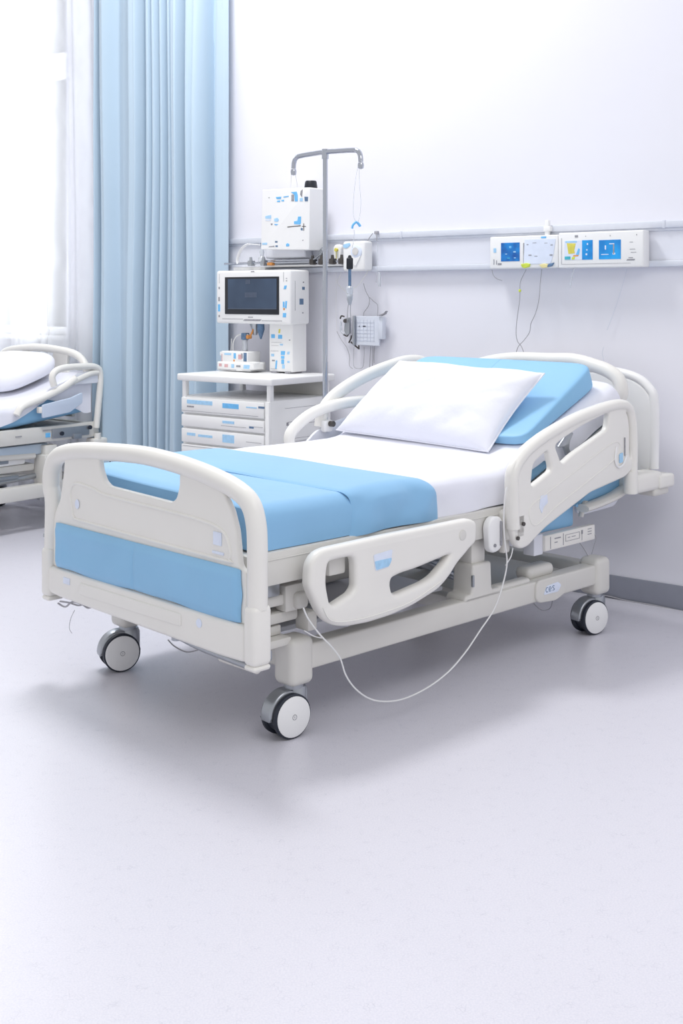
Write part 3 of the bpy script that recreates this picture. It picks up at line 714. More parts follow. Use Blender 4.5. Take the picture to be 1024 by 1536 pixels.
# ------------------------------------------------------------ medicine cart
CX0,CX1,CD0,CD1 = -2.44,-1.83,.06,.53
C_ = Thing('medicine_cart', 'white medicine cart with blue drawer labels between the blue curtain and the bed', 'cart', WALL, ((CX0+CX1)/2,-.3,0))
t = tmp(); box(t, CX0-.02,CX1+.02,-CD1-.01,-CD0,.875,.910,.008,3); C_.part('cart_top', t, PLASTIC2)
t = tmp(); box(t, CX0,CX1,-CD1+.015,-CD0-.01,.13,.80,.006,2); body = C_.part('cart_body', t, PLASTIC2)
for x,y in ((CX0+.015,-CD1+.02),(CX1-.015,-CD1+.02),(CX0+.015,-CD0-.03),(CX1-.015,-CD0-.03)):
    t = tmp(); box(t, x-.013,x+.013,y-.013,y+.013,.79,.88,.004,2); C_.part('corner_pillar', t, PLASTIC2)
t = tmp(); box(t, CX0+.2,CX1-.03,-CD0-.035,-CD0-.02,.80,.875,.002); C_.part('back_plate', t, STEEL)
dz = [(.715,.792),(.645,.705),(.565,.635),(.49,.555),(.33,.48),(.15,.32)]
for i,(z0,z1) in enumerate(dz):
    t = tmp(); box(t, CX0+.008,CX1-.035,-CD1-.004,-CD1+.02,z0,z1,.005,2); dr = C_.part('drawer', t, PLASTIC2, body)
t = tmp(); box(t, CX1-.028,CX1-.002,-CD1-.004,-CD1+.02,.14,.797,.004,2); C_.part('lock_strip', t, PLASTIC2, body)
def decals(T_, parent, y, items, axis='y', off=.0012):
    for nm,m,x0,x1,z0,z1 in items:
        t = tmp()
        if axis=='y': box(t, x0,x1,y-off,y+.0005,z0,z1,.0004,1)
        else: box(t, y-.0005,y+off,x0,x1,z0,z1,.0004,1)
        T_.part(nm, t, m, parent)
yd = -CD1-.004
decals(C_, body, yd, [('blue_label',MBLUE,-2.39,-2.21,.760,.780),('blue_label',LBLUE,-2.14,-2.03,.752,.776),('print_mark',GREYL,-2.39,-2.34,.742,.750),
 ('blue_label',MBLUE,-1.98,-1.91,.762,.768),('print_mark',DBLUE,-1.90,-1.86,.764,.774),('handle_slot',GREYL,-2.43,-1.90,.7235,.7255),
 ('blue_label',MBLUE,-2.14,-2.06,.677,.690),('handle_slot',GREYL,-2.15,-1.98,.664,.666),('print_mark',DBLUE,-1.96,-1.93,.664,.674),('print_mark',GREYL,-1.93,-1.87,.672,.674),
 ('blue_label',MBLUE,-2.39,-2.33,.60,.614),('blue_label',MBLUE,-2.31,-2.21,.598,.610),('blue_label',MBLUE,-2.14,-2.06,.583,.622),('handle_slot',GREYL,-1.98,-1.88,.596,.598),('handle_slot',GREYL,-2.42,-1.90,.546,.548)])
decals(C_, body, CX1, [('handle_slot',GREYL,-.42,-.16,.758,.7595),('handle_slot',GREYL,-.40,-.17,.690,.692),('handle_slot',GREYL,-.40,-.17,.676,.6775),('print_mark',GREYL,-.41,-.395,.674,.690),('handle_slot',GREYL,-.42,-.17,.608,.6095),('handle_slot',GREYL,-.38,-.18,.592,.594)], 'x')
for x,y in ((CX0+.06,-CD1+.06),(CX1-.06,-CD1+.06),(CX0+.06,-CD0-.06),(CX1-.06,-CD0-.06)):
    t = tmp(); lathe(t, [(.001,-.012),(.045,-.012),(.05,-.006),(.05,.006),(.045,.012),(.001,.012)], (x,y,.05), (1,0,0), 24); box(t, x-.02,x+.02,y-.02,y+.03,.08,.135,.004); C_.part('cart_wheel', t, GREYMET)

# ------------------------------------------------------------ ventilator tower, monitor, desktop device
V = Thing('ventilator_tower', 'slim white device tower with blue labels standing on the cart below the screen', 'medical device', WALL, (-2.03,-.2,.912))
t = tmp(); box(t, -2.125,-1.965,-.21,-.10,.918,1.17,.006,3); vb = V.part('tower_body', t, PLASTIC2)
t = tmp()
for x in (-2.09,-2.0): box(t, x-.015,x+.02,-.215,-.12,.911,.920,.002)
V.part('rubber_foot', t, GREYL)
def dec_px(T_, parent, d, items, off=.0012):
    for nm,m,quad in items:
        t = tmp(); xs = [q[0] for q in quad]; zs = [q[1] for q in quad]
        panel(t, quad, [], 'y', -d-off/2, off, .0003, .002); T_.part(nm, t, m, parent)
def sq(x0,x1,z0,z1,k=0): return [(x0,z0),(x0+k,z1),(x1,z1),(x1-k,z0)]
dec_px(V, vb, .21, [('blue_label',LBLUE,sq(-2.11,-2.085,1.088,1.108)),('blue_label',LBLUE,sq(-2.063,-2.035,1.086,1.106)),('wall_hook',YELLOW,sq(-2.061,-2.047,1.114,1.135,.003)),
 ('print_line',GREYL,sq(-2.115,-2.06,1.022,1.0235)),('print_mark',GREYL,sq(-1.99,-1.98,1.078,1.083)),('blue_label',LBLUE,sq(-2.045,-2.015,1.004,1.024,.002)),('blue_label',LBLUE,sq(-2.043,-2.02,.985,.999)),
 ('blue_label',LBLUE,sq(-2.041,-2.022,.958,.981)),('blue_label',MBLUE,sq(-2.002,-1.984,1.008,1.022,.003)),('blue_label',MBLUE,sq(-2.11,-2.09,.995,1.008)),('blue_label',LBLUE,sq(-2.083,-2.068,.932,.975,.005)),
 ('print_mark',MBLUE,sq(-2.035,-2.018,.935,.955)),('print_line',GREYL,sq(-2.11,-2.04,1.066,1.067)),('print_line',GREYL,sq(-2.11,-2.06,1.05,1.051)),('print_mark',MBLUE,sq(-2.05,-2.03,1.052,1.060)),('print_mark',GREYL,sq(-2.105,-2.085,.97,.977)),('print_line',GREYL,sq(-2.115,-2.07,.93,.932)),('print_mark',MBLUE,sq(-2.0,-1.985,.965,.975))])
M_ = Thing('patient_monitor', 'white boxy patient monitor with dark screen mounted above the slim device tower', 'monitor', WALL, (-2.2,-.2,1.157))
t = tmp(); box(t, -2.466,-1.945,-.25,-.10,1.160,1.436,.012,4); mb = M_.part('monitor_case', t, PLASTIC2)
t = tmp(); panel(t, [(-2.40,1.402),(-2.02,1.402),(-2.02,1.209),(-2.40,1.209)], [], 'y', -.2505, .004, .001, .003); sb = M_.part('screen_bezel', t, BLACK, mb)
t = tmp(); box(t, -2.377,-2.035,-.2535,-.2515,1.235,1.392); M_.part('screen', t, SCR_DARK, mb, 'dark blue glass screen')
t = tmp(); box(t, -2.25,-2.215,-.2545,-.253,1.365,1.388); box(t, -2.255,-2.17,-.2542,-.253,1.296,1.322); box(t,-2.377,-2.035,-.2542,-.253,1.235,1.241); M_.part('screen_reflection', t, mat('reflection_paint',(70,82,102),.4,noise_col=(20,.1)), mb)  # paler blocks on the glass, painted in as a screen reflection
dec_px(M_, mb, .25, [('side_button',LBLUE,sq(-2.452,-2.436,1.222,1.26)),('side_button',GREYL,sq(-2.448,-2.438,1.34,1.352)),('side_button',GREYL,sq(-2.449,-2.439,1.276,1.298)),('side_button',GREYL,sq(-2.448,-2.438,1.192,1.204)),('print_line',GREYL,sq(-2.443,-2.441,1.37,1.42)),
 ('blue_label',LBLUE,sq(-1.99,-1.968,1.338,1.356,.006)),('blue_label',LBLUE,sq(-1.995,-1.984,1.245,1.275)),('blue_label',LBLUE,sq(-1.982,-1.966,1.242,1.278,.004)),('side_button',ORANGE,sq(-1.992,-1.982,1.232,1.243)),('blue_label',LBLUE,sq(-1.996,-1.972,1.196,1.218,.002)),('print_line',GREYL,sq(-1.991,-1.989,1.375,1.425)),('print_mark',GREYL,sq(-1.975,-1.966,1.39,1.394)),('print_mark',GREYL,sq(-1.975,-1.966,1.378,1.382)),
 ('print_mark',GREYL,sq(-2.215,-2.19,1.428,1.432)),('print_mark',GREYL,sq(-2.235,-2.20,1.192,1.197)),('lower_slot',GREYL,sq(-2.27,-2.14,1.175,1.184,.01)),('print_line',GREYL,sq(-2.42,-2.27,1.183,1.1855)),('print_line',GREYL,sq(-2.14,-2.0,1.176,1.179))])
decals(M_, mb, -1.945, [('side_mark',DBLUE,-.16,-.14,1.335,1.35),('side_mark',DBLUE,-.18,-.15,1.26,1.29),('side_mark',GREYL,-.155,-.145,1.37,1.376),('side_mark',GREYL,-.16,-.15,1.215,1.221),('side_seam',GREYL,-.215,-.213,1.23,1.38)], 'x')
t = tmp(); lathe(t, [(.001,0),(.03,0),(.018,-.03),(.012,-.06),(.001,-.06)], (-2.26,-.17,1.16), (0,0,1), 16); M_.part('gas_fitting', t, GREYMET, mb)
t = tmp(); lathe(t, [(.001,0),(.018,0),(.020,-.03),(.012,-.055),(.004,-.08),(.001,-.08)], (-2.21,-.18,1.16), (0,0,1), 16); M_.part('fitting_cap', t, DBLUE, mb)
t = tmp(); box(t, -2.10,-1.97,-.19,-.12,1.145,1.165,.003); box(t,-2.15,-2.05,-.13,-.0,1.38,1.41,.004); M_.part('mounting_bracket', t, STEEL, mb)

D = Thing('desktop_device', 'small white desktop device with coloured ports and two thin hoses on the cart', 'medical device', WALL, (-2.35,-.2,.912))
t = tmp(); box(t, -2.44,-2.20,-.27,-.15,.914,.960,.006,3); db = D.part('device_base', t, PLASTIC2)
t = tmp(); box(t, -2.425,-2.235,-.255,-.155,.955,1.015,.005,3); box(t, -2.44,-2.425,-.25,-.2,.99,1.01,.003); du = D.part('device_head', t, PLASTIC2)
t = tmp(); box(t, -2.26,-2.165,-.285,-.20,.925,.962,.008,3); box(t, -2.20,-2.15,-.285,-.25,.956,.966,.003); D.part('side_tray', t, PLASTIC2)
dec_px(D, du, .255, [('port_label',MBLUE,sq(-2.40,-2.35,.995,1.005)),('port_label',LBLUE,sq(-2.333,-2.317,.978,1.006)),('port_label',PINK,sq(-2.30,-2.275,.975,1.0)),('port_label',DBLUE,sq(-2.262,-2.240,.965,1.01)),('port_label',GREYL,sq(-2.28,-2.268,.98,1.006)),('port_label',ORANGE,sq(-2.335,-2.325,.962,.972)),('port_label',PINK,sq(-2.42,-2.415,.96,1.0))])
dec_px(D, db, .27, [('port_label',PINK,sq(-2.425,-2.405,.935,.95)),('port_label',PINK,sq(-2.385,-2.36,.932,.948)),('port_label',MBLUE,sq(-2.335,-2.315,.93,.95)),('port_label',GREYL,sq(-2.30,-2.27,.935,.945)),('print_line',GREYL,sq(-2.43,-2.30,.918,.921))])
dec_px(D, db, .285, [('port_label',MBLUE,sq(-2.235,-2.19,.93,.95,.003))])
t = tmp(); tube(t, [(-2.39,-.2,1.01),(-2.388,-.2,1.06),(-2.36,-.2,1.095),(-2.31,-.2,1.105),(-2.28,-.2,1.10)], .0035, 8); tube(t, [(-2.405,-.2,1.01),(-2.402,-.2,1.08)], .0025, 6, smooth=0); D.part('hose', t, WIRE)
t = tmp(); box(t, -2.325,-2.29,-.21,-.18,1.075,1.11,.004); D.part('hose_valve', t, DBLUE)
t = tmp(); box(t, -2.29,-2.272,-.21,-.18,1.08,1.10,.004); tube(t, [(-2.275,-.195,1.09),(-2.262,-.19,1.115),(-2.26,-.18,1.14)], .005, 8); D.part('hose_connector', t, ORANGE)
t = tmp(); box(t, -2.32,-2.295,-.205,-.185,1.015,1.075,.003); D.part('valve_stem', t, CLEAR)

# ------------------------------------------------------------ hanging control box
H_ = Thing('wall_control_box', 'tall white control box with scattered blue labels and black knob above the screen', 'control box', WALL, (-2.05,-.1,1.54))
t = tmp(); panel(t, [(-2.21,1.856),(-1.885,1.850),(-1.890,1.535),(-2.22,1.546)], [], 'y', -.115, .11, .004, .006); hb_ = H_.part('box_body', t, PLASTIC2)
t = tmp(); box(t, -2.11,-1.95,-.06,-.015,1.60,1.68,.004); H_.part('wall_bracket', t, STEEL)
t = tmp(); lathe(t, [(.001,0),(.034,0),(.030,.03),(.026,.036),(.001,.036)], (-1.925,-.115,1.853), (0,0,1), 20); H_.part('black_knob', t, BLACK)
P2 = [(-2.117,1.812),(-2.076,1.816),(-2.076,1.799),(-2.113,1.801)]
dec_px(H_, hb_, .17, [('blue_label',LBLUE,[(-2.115,1.813),(-2.076,1.813),(-2.08,1.801),(-2.108,1.802)]),('blue_label',LBLUE,[(-2.062,1.813),(-2.026,1.815),(-2.026,1.81),(-2.062,1.807)]),('blue_label',LBLUE,[(-2.106,1.794),(-2.085,1.795),(-2.085,1.786),(-2.106,1.787)]),('blue_label',LBLUE,[(-2.076,1.796),(-2.058,1.797),(-2.058,1.788),(-2.076,1.789)]),
 ('blue_label',LBLUE,[(-2.012,1.833),(-1.972,1.833),(-1.965,1.814),(-1.965,1.783),(-1.985,1.784),(-1.988,1.818)]),('grey_label',GREYL,[(-2.008,1.82),(-1.99,1.819),(-1.99,1.785),(-2.008,1.786)]),('blue_label',MBLUE,[(-1.952,1.8),(-1.932,1.799),(-1.932,1.782),(-1.952,1.783)]),('dark_label',DBLUE,[(-1.921,1.805),(-1.896,1.803),(-1.898,1.78),(-1.918,1.781)]),
 ('grey_label',GREYL,[(-1.949,1.816),(-1.945,1.836),(-1.932,1.842),(-1.936,1.802)]),('blue_label',MBLUE,[(-2.187,1.718),(-2.147,1.722),(-2.147,1.703),(-2.187,1.705)]),('pale_label',STK,[(-2.187,1.701),(-2.147,1.7),(-2.154,1.691),(-2.187,1.694)]),('blue_label',MBLUE,[(-2.126,1.702),(-2.103,1.706),(-2.092,1.696),(-2.103,1.684),(-2.126,1.688)]),('blue_label',LBLUE,[(-2.126,1.675),(-2.097,1.673),(-2.108,1.667),(-2.122,1.669)]),
 ('dark_label',GREYL,[(-2.15,1.679),(-2.136,1.677),(-2.14,1.668),(-2.15,1.672)]),('blue_label',LBLUE,[(-1.963,1.706),(-1.943,1.706),(-1.943,1.674),(-1.949,1.665),(-1.99,1.669),(-1.99,1.683),(-1.967,1.685)]),('brown_strip',DARKMET,[(-2.035,1.658),(-1.945,1.661),(-1.945,1.657),(-2.035,1.654)]),('brown_strip',DARKMET,[(-1.927,1.67),(-1.923,1.67),(-1.923,1.633),(-1.927,1.633)]),('brown_strip',DARKMET,[(-1.938,1.657),(-1.91,1.656),(-1.91,1.653),(-1.938,1.654)]),('dark_label',DBLUE,[(-1.945,1.647),(-1.932,1.647),(-1.932,1.634),(-1.945,1.637)]),
 ('blue_label',MBLUE,[(-2.21,1.579),(-2.175,1.58),(-2.175,1.569),(-2.21,1.57)]),('dark_label',DBLUE,[(-2.12,1.587),(-2.103,1.586),(-2.103,1.578),(-2.12,1.578)]),('dark_label',GREYL,[(-2.164,1.56),(-2.124,1.563),(-2.124,1.556),(-2.164,1.557)]),('blue_label',DBLUE,[(-2.117,1.564),(-2.101,1.564),(-2.101,1.555),(-2.117,1.556)]),
 ('blue_label',LBLUE,[(-2.044,1.568),(-2.033,1.574),(-2.021,1.567),(-2.024,1.557),(-2.044,1.557)]),('dark_label',GREYL,[(-1.936,1.586),(-1.927,1.588),(-1.927,1.583),(-1.936,1.583)]),('dark_label',GREYL,[(-2.166,1.814),(-2.157,1.814),(-2.157,1.81),(-2.166,1.811)])])

# ------------------------------------------------------------ gas outlet rail with fittings below the box
G_ = Thing('equipment_rail', 'chrome wall equipment rail crowded with clamps and outlets below the control box', 'equipment rail', WALL, (-2.1,-.05,1.47))
t = tmp(); tube(t, [(-2.56,-.09,1.478),(-1.73,-.09,1.478)], .006, 10, smooth=0); tube(t, [(-2.26,-.09,1.49),(-1.90,-.09,1.488)], .004, 8, smooth=0); gr = G_.part('rail_bar', t, CHROME)
t = tmp(); box(t, -2.27,-1.745,-.085,-.0,1.455,1.466,.003); box(t,-2.50,-2.27,-.085,0,1.44,1.46,.003); G_.part('shelf_lip', t, PLASTIC2)
t = tmp(); panel(t, [(-2.27,1.50),(-2.27,1.565),(-2.0,1.565),(-1.99,1.50)], [], 'y', -.05, .06, .01, .01); G_.part('clear_tray', t, PBACK)
for s in (-2.36,-2.27,-1.93,-1.87,-1.80,-1.74):
    t = tmp(); box(t, s-.014,s+.014,-.108,-.075,1.463,1.492,.004); lathe(t, [(.001,0),(.009,0),(.007,.02),(.001,.02)], (s+.004,-.1,1.49), (0,0,1), 10); G_.part('rail_clamp', t, DARKMET if s>-2 else GREYMET)
t = tmp(); box(t, -2.235,-2.20,-.108,-.08,1.464,1.480,.004); G_.part('orange_clip', t, ORANGE)
t = tmp(); lathe(t, [(.001,0),(.022,0),(.018,.02),(.010,.03),(.013,.05),(.005,.09),(.001,.09)], (-2.285,-.09,1.485), (0,0,1), 14); G_.part('flow_valve', t, CLEAR)
t = tmp(); lathe(t, [(.001,0),(.006,0),(.006,.03),(.001,.03)], (-2.288,-.09,1.555), (0,0,1), 10); G_.part('valve_tip', t, DBLUE)
t = tmp(); tube(t, [(-2.459,-0.09,1.476),(-2.464,-0.09,1.497),(-2.454,-0.09,1.526),(-2.435,-0.09,1.554),(-2.405,-0.09,1.575),(-2.376,-0.09,1.581)], .012, 10, ry=.005); tube(t, [(-2.395,-0.08,1.582),(-2.332,-0.08,1.577),(-2.293,-0.08,1.572)], .003, 6); G_.part('curved_handle', t, PLASTIC2)
t = tmp(); panel(t, [(-1.83,1.49),(-1.835,1.55),(-1.82,1.565),(-1.79,1.565),(-1.78,1.55),(-1.785,1.49)], [], 'y', -.035, .03, .008, .01); G_.part('outlet_socket', t, PLASTIC2)
t = tmp(); lathe(t, [(.001,0),(.009,0),(.009,.012),(.001,.012)], (-1.807,-.05,1.537), (0,-1,0), 12); tube(t, [(-1.807,-.056,1.535),(-1.807,-.056,1.49)], .0018, 6, smooth=0); G_.part('outlet_cap', t, YELLOW)
t = tmp(); lathe(t, [(.001,0),(.020,0),(.022,.02),(.012,.035),(.001,.035)], (-1.885,-.05,1.53), (0,-1,0), 16); tube(t, [(-1.885,-.08,1.52),(-1.90,-.10,1.50),(-1.93,-.10,1.485)], .005, 8); G_.part('outlet_knob', t, GREYMET)

# ------------------------------------------------------------ wall suction box
S_ = Thing('suction_regulator', 'white rounded wall box with a pale round dial right of the chrome pole', 'wall box', WALL, (-1.63,-.05,1.425))
t = tmp(); box(t, -1.727,-1.588,-.105,-.035,1.427,1.575,.012,4); so = S_.part('regulator_case', t, PLASTIC2)
t = tmp(); lathe(t, [(.001,0),(.034,0),(.034,.004),(.028,.007),(.001,.007)], (-1.638,-.104,1.522), (0,-1,0), 28); S_.part('dial', t, STK, so)
t = tmp(); lathe(t, [(.001,0),(.019,0),(.019,.003),(.001,.003)], (-1.640,-.111,1.524), (0,-1,0), 24); S_.part('dial_face', t, mat('dial_face',(206,204,202),.4,noise_col=(40,.1)), so)
t = tmp(); panel(t, [(-1.665,1.51),(-1.66,1.46),(-1.64,1.45),(-1.61,1.50)], [], 'y', -.107, .006, .002, .008); S_.part('dial_bracket', t, PLASTIC2, so)
t = tmp(); panel(t, [(-1.722,1.545),(-1.72,1.56),(-1.68,1.568),(-1.675,1.555),(-1.70,1.54)], [], 'y', -.106, .003, .001, .005); S_.part('blue_label', t, MBLUE, so)
t = tmp(); tube(t, [(-1.604,-0.06,1.577),(-1.587,-0.06,1.597),(-1.571,-0.06,1.613)], .002, 6); tube(t, [(-1.562,-0.05,1.613),(-1.554,-0.05,1.593),(-1.554,-0.05,1.576)], .002, 6); box(t,-1.575,-1.553,-.045,-.03,1.61,1.625,.002); S_.part('suspension_wire', t, WIREG)
t = tmp(); tube(t, [(-1.55,-0.05,1.566),(-1.55,-0.05,1.481),(-1.554,-0.05,1.409),(-1.558,-0.05,1.369)], .0015, 6); box(t, -1.548,-1.535,-.05,-.04,1.35,1.42,.003); S_.part('drain_tube', t, CLEAR)

# ------------------------------------------------------------ IV stand
IX,IY = -.075,5.5
I_ = Thing('iv_stand', 'tall chrome drip stand with two hooked arms behind the foreground bed', 'drip stand', WORLD, (IX,IY,0))
t = tmp(); tube(t, [(IX,IY,.09),(IX,IY,1.0)], .0125, 16, smooth=0); tube(t, [(IX,IY,1.0),(IX,IY,1.97)], .0112, 16, smooth=0); pole = I_.part('pole', t, CHROME)
t = tmp(); lathe(t, [(.001,0),(.016,0),(.016,.045),(.001,.045)], (IX,IY,1.935), (0,0,1), 16); I_.part('pole_cap', t, CHROME, pole)
c45 = .7071
for s,q in ((-1,.008),(1,-.0)):
    def ap(r,z): return (IX+s*r*c45, IY-s*r*c45*.9, z)
    t = tmp()
    rr = .21 if s<0 else .225
    tube(t, [(IX,IY,1.968),ap(.06,1.966),ap(rr-.05,1.962),ap(rr-.015,1.955),ap(rr,1.935),ap(rr+.004,1.905)], .0115, 12)
    arm = I_.part('hook_arm', t, CHROME)
    t = tmp(); lathe(t, [(.001,-.028),(.012,-.024),(.0145,-.010),(.012,.002),(.001,.004)], ap(rr+.004,1.900), (0,0,1), 14); I_.part('hook_tip', t, CHROME, arm)
t = tmp(); lathe(t, [(.001,.07),(.03,.07),(.03,.10),(.018,.12),(.001,.12)], (IX,IY,0), (0,0,1), 20); I_.part('base_hub', t, CHROME)
for k in range(5):
    a = 2*PI*k/5+.3; e = (IX+.27*math.cos(a), IY+.27*math.sin(a))
    t = tmp(); tube(t, [(IX,IY,.09),(e[0],e[1],.065)], .011, 8, smooth=0); lg = I_.part('leg', t, CHROME)
    t = tmp(); lathe(t, [(.001,-.01),(.024,-.01),(.024,.01),(.001,.01)], (e[0],e[1],.0245), (-math.sin(a),math.cos(a),0), 16); box(t, e[0]-.006,e[0]+.006,e[1]-.006,e[1]+.006,.04,.07); I_.part('leg_caster', t, RUBBER, lg)
# drip line hanging from the right hook
L_ = Thing('drip_line', 'clear drip line with blue clip, black clamp and chamber hanging from the drip stand', 'drip line', WORLD, (.09,5.35,1.25))
t = tmp()
tube(t, [(0.075,5.36,1.893),(0.063,5.36,1.824),(0.054,5.36,1.734),(0.054,5.36,1.669),(0.063,5.36,1.639),(0.072,5.36,1.627)], .0011, 6); tube(t, [(0.078,5.36,1.893),(0.081,5.36,1.809),(0.087,5.36,1.734),(0.084,5.36,1.675),(0.075,5.36,1.636)], .0011, 6)
tube(t, [(0.057,5.36,1.6),(0.057,5.36,1.579),(0.054,5.36,1.549),(0.048,5.36,1.519)], .0016, 6)
L_.part('line', t, CLEAR)
t = tmp(); tube(t, [(0.048,5.36,1.606),(0.051,5.36,1.621),(0.063,5.36,1.633),(0.072,5.36,1.636)], .005, 8); tube(t, [(0.072,5.36,1.633),(0.081,5.36,1.621),(0.084,5.36,1.615)], .006, 8); L_.part('blue_clip', t, LBLUE)
q_ = [(0.037,5.36,1.477),(0.037,5.36,1.423),(0.037,5.36,1.342),(0.037,5.36,1.261)]
def zz(i): return q_[i][2]
ix,iy = q_[0][0], q_[0][1]
t = tmp(); box(t, ix-.015,ix+.015,iy-.012,iy+.012,zz(1),zz(0)-.002,.006,3); lathe(t, [(.001,0),(.010,0),(.006,.012),(.001,.014)], (ix,iy,zz(0)-.004), (0,0,1), 14); L_.part('black_clamp', t, BLACK)
t = tmp(); tube(t, [(ix,iy,zz(1)),(ix,iy,zz(2))], .007, 12, smooth=0); L_.part('grey_tube', t, DBLUE)
t = tmp(); lathe(t, [(.001,-.08),(.006,-.078),(.013,-.055),(.014,-.035),(.012,-.03),(.015,-.025),(.015,.0),(.010,.006),(.001,.006)], (ix,iy,zz(2)), (0,0,1), 18); L_.part('drip_chamber', t, CLEAR)
t = tmp(); lathe(t, [(.001,-.076),(.005,-.074),(.0115,-.055),(.0115,-.040),(.001,-.040)], (ix,iy,zz(2)), (0,0,1), 16); L_.part('drip_fluid', t, DBLUE)
t = tmp(); tube(t, [(ix+.004,iy,zz(2)-.078),(ix+.003,iy,zz(2)-.11),(ix+.006,iy,zz(2)-.15)], .002, 6); tube(t, [(ix-.006,iy,zz(2)-.075),(ix-.010,iy,zz(2)-.11),(ix-.012,iy,zz(2)-.16)], .002, 6); L_.part('outlet_tube', t, WIREG)
# thin cord over the left hook, ending at the box
t = tmp(); tube(t, [(-0.227,5.65,1.925),(-0.237,5.65,1.878),(-0.24,5.65,1.818)], .001, 5); tube(t, [(-0.224,5.65,1.925),(-0.218,5.65,1.878),(-0.208,5.65,1.818)], .001, 5)
single('cord', t, WIRE, 'thin white cord hanging from the left hook of the drip stand', 'cord', WORLD, (-.2,5.65,1.85))

# ------------------------------------------------------------ wall chart with probes
K_ = Thing('wall_chart', 'pale grey gridded chart holder hanging on the wall right of the chrome pole', 'chart', WALL, (-1.62,-.04,1.05))
t = tmp(); panel(t, [(-1.703,1.203),(-1.54,1.203),(-1.548,1.056),(-1.703,1.059)], [], 'y', -.035, .012, .002, .004); kc = K_.part('chart_sheet', t, PAPER)
t = tmp()
for i in range(6):
    x = -1.688+.022*i; box(t, x,x+.0012,-.0422,-.0408,1.075,1.185)
for i in range(6):
    z = 1.08+.018*i; box(t, -1.695,-1.575,-.0422,-.0408,z,z+.0010)
K_.part('grid_lines', t, mat('faint_print',(190,196,210),.8,noise_col=(30,.05)), kc)
t = tmp(); box(t, -1.648,-1.63,-.0425,-.041,1.150,1.155,.001,1); box(t,-1.672,-1.666,-.0425,-.041,1.150,1.154); K_.part('chart_mark', t, BLACK, kc)
t = tmp(); panel(t, [(-1.70,1.055),(-1.70,1.205),(-1.69,1.205),(-1.69,1.055)], [], 'y', -.05, .02, .003, .003); K_.part('clip_bar', t, GREYMET, kc)
t = tmp(); box(t, -1.545,-1.52,-.05,-.02,1.09,1.20,.003); K_.part('side_flap', t, PAPER, kc)
t = tmp(); panel(t, [(-1.545,1.208),(-1.508,1.218),(-1.492,1.231),(-1.5,1.215),(-1.524,1.205)], [], 'y', -.05, .02, .002, .003); K_.part('torn_tab', t, GREYL, kc)
def cab(label, segs, m=WIREG, r=.0016, d=.02, name='cable'):
    t = tmp(); allp = [p for s in segs for p in s]
    for s in segs: tube(t, s, r, 6)
    return single(name, t, m, label, 'cable', WALL, allp[0])
cab('grey forked cable running down to the gridded wall chart', [[(-1.66,-0.02,1.367),(-1.647,-0.02,1.33),(-1.626,-0.02,1.297),(-1.622,-0.02,1.277),(-1.631,-0.02,1.25),(-1.656,-0.02,1.223),(-1.66,-0.02,1.203)],[(-1.622,-0.02,1.297),(-1.597,-0.02,1.277),(-1.572,-0.02,1.257),(-1.572,-0.02,1.204)]])
cab('thin grey cable loop hanging left of the gridded wall chart', [[(-1.839,-0.012,1.123),(-1.808,-0.012,1.079),(-1.773,-0.012,1.04),(-1.756,-0.012,0.996),(-1.756,-0.012,0.952),(-1.735,-0.012,0.936)]], r=.0014)
cab('dark cable bundle hanging on the wall below the gridded chart', [[(-1.618,-0.015,1.054),(-1.622,-0.015,1.001),(-1.626,-0.015,0.95),(-1.635,-0.015,0.917)],[(-1.605,-0.015,1.054),(-1.605,-0.015,0.984),(-1.609,-0.015,0.931)],[(-1.593,-0.015,1.055),(-1.597,-0.015,1.018),(-1.597,-0.015,0.968)]], r=.0018)
cab('grey cable loop hanging from the chart clip bar', [[(-1.724,-0.015,1.048),(-1.728,-0.015,0.997),(-1.724,-0.015,0.947),(-1.694,-0.015,0.938),(-1.668,-0.015,0.949),(-1.66,-0.015,0.999),(-1.66,-0.015,1.049)]], r=.0012)
cab('fine white cable bent beside the chrome pole under the equipment rail', [[(-1.811,-0.03,1.449),(-1.798,-0.03,1.418),(-1.82,-0.03,1.378),(-1.802,-0.03,1.351),(-1.772,-0.03,1.33),(-1.755,-0.03,1.31)]], WIRE, .002)
cab('white cable running from the wall box corner toward the drip chamber', [[(-1.608,-0.05,1.429),(-1.629,-0.05,1.403),(-1.658,-0.05,1.37),(-1.683,-0.05,1.35),(-1.705,-0.05,1.343)]], WIRE, .002)
cab('very thin pale cable hanging straight down beside the wall box', [[(-1.843,-0.012,1.436),(-1.843,-0.012,1.317),(-1.843,-0.012,1.215),(-1.839,-0.012,1.123)]], WIRE, .001)
Q_ = Thing('probe_bundle', 'dark probes and clips hanging in a bunch left of the gridded chart', 'probes', WALL, (-1.75,-.04,1.08))
t = tmp(); lathe(t, [(.001,0),(.010,0),(.010,.02),(.001,.02)], (-1.757,-.03,1.178), (0,-1,0), 12); tube(t, [(-1.802,-0.03,1.188),(-1.794,-0.03,1.202),(-1.776,-0.03,1.199)], .004, 8); Q_.part('probe_head', t, DARKMET)
t = tmp(); tube(t, [(-1.794,-0.03,1.175),(-1.798,-0.03,1.148),(-1.794,-0.03,1.124),(-1.776,-0.03,1.108)], .005, 8); Q_.part('probe_grip', t, CLEAR)
t = tmp(); panel(t, [(-1.768,1.189),(-1.737,1.196),(-1.737,1.115),(-1.759,1.101),(-1.772,1.128)], [], 'y', -.03, .014, .003, .004); Q_.part('sensor_body', t, GREYMET)
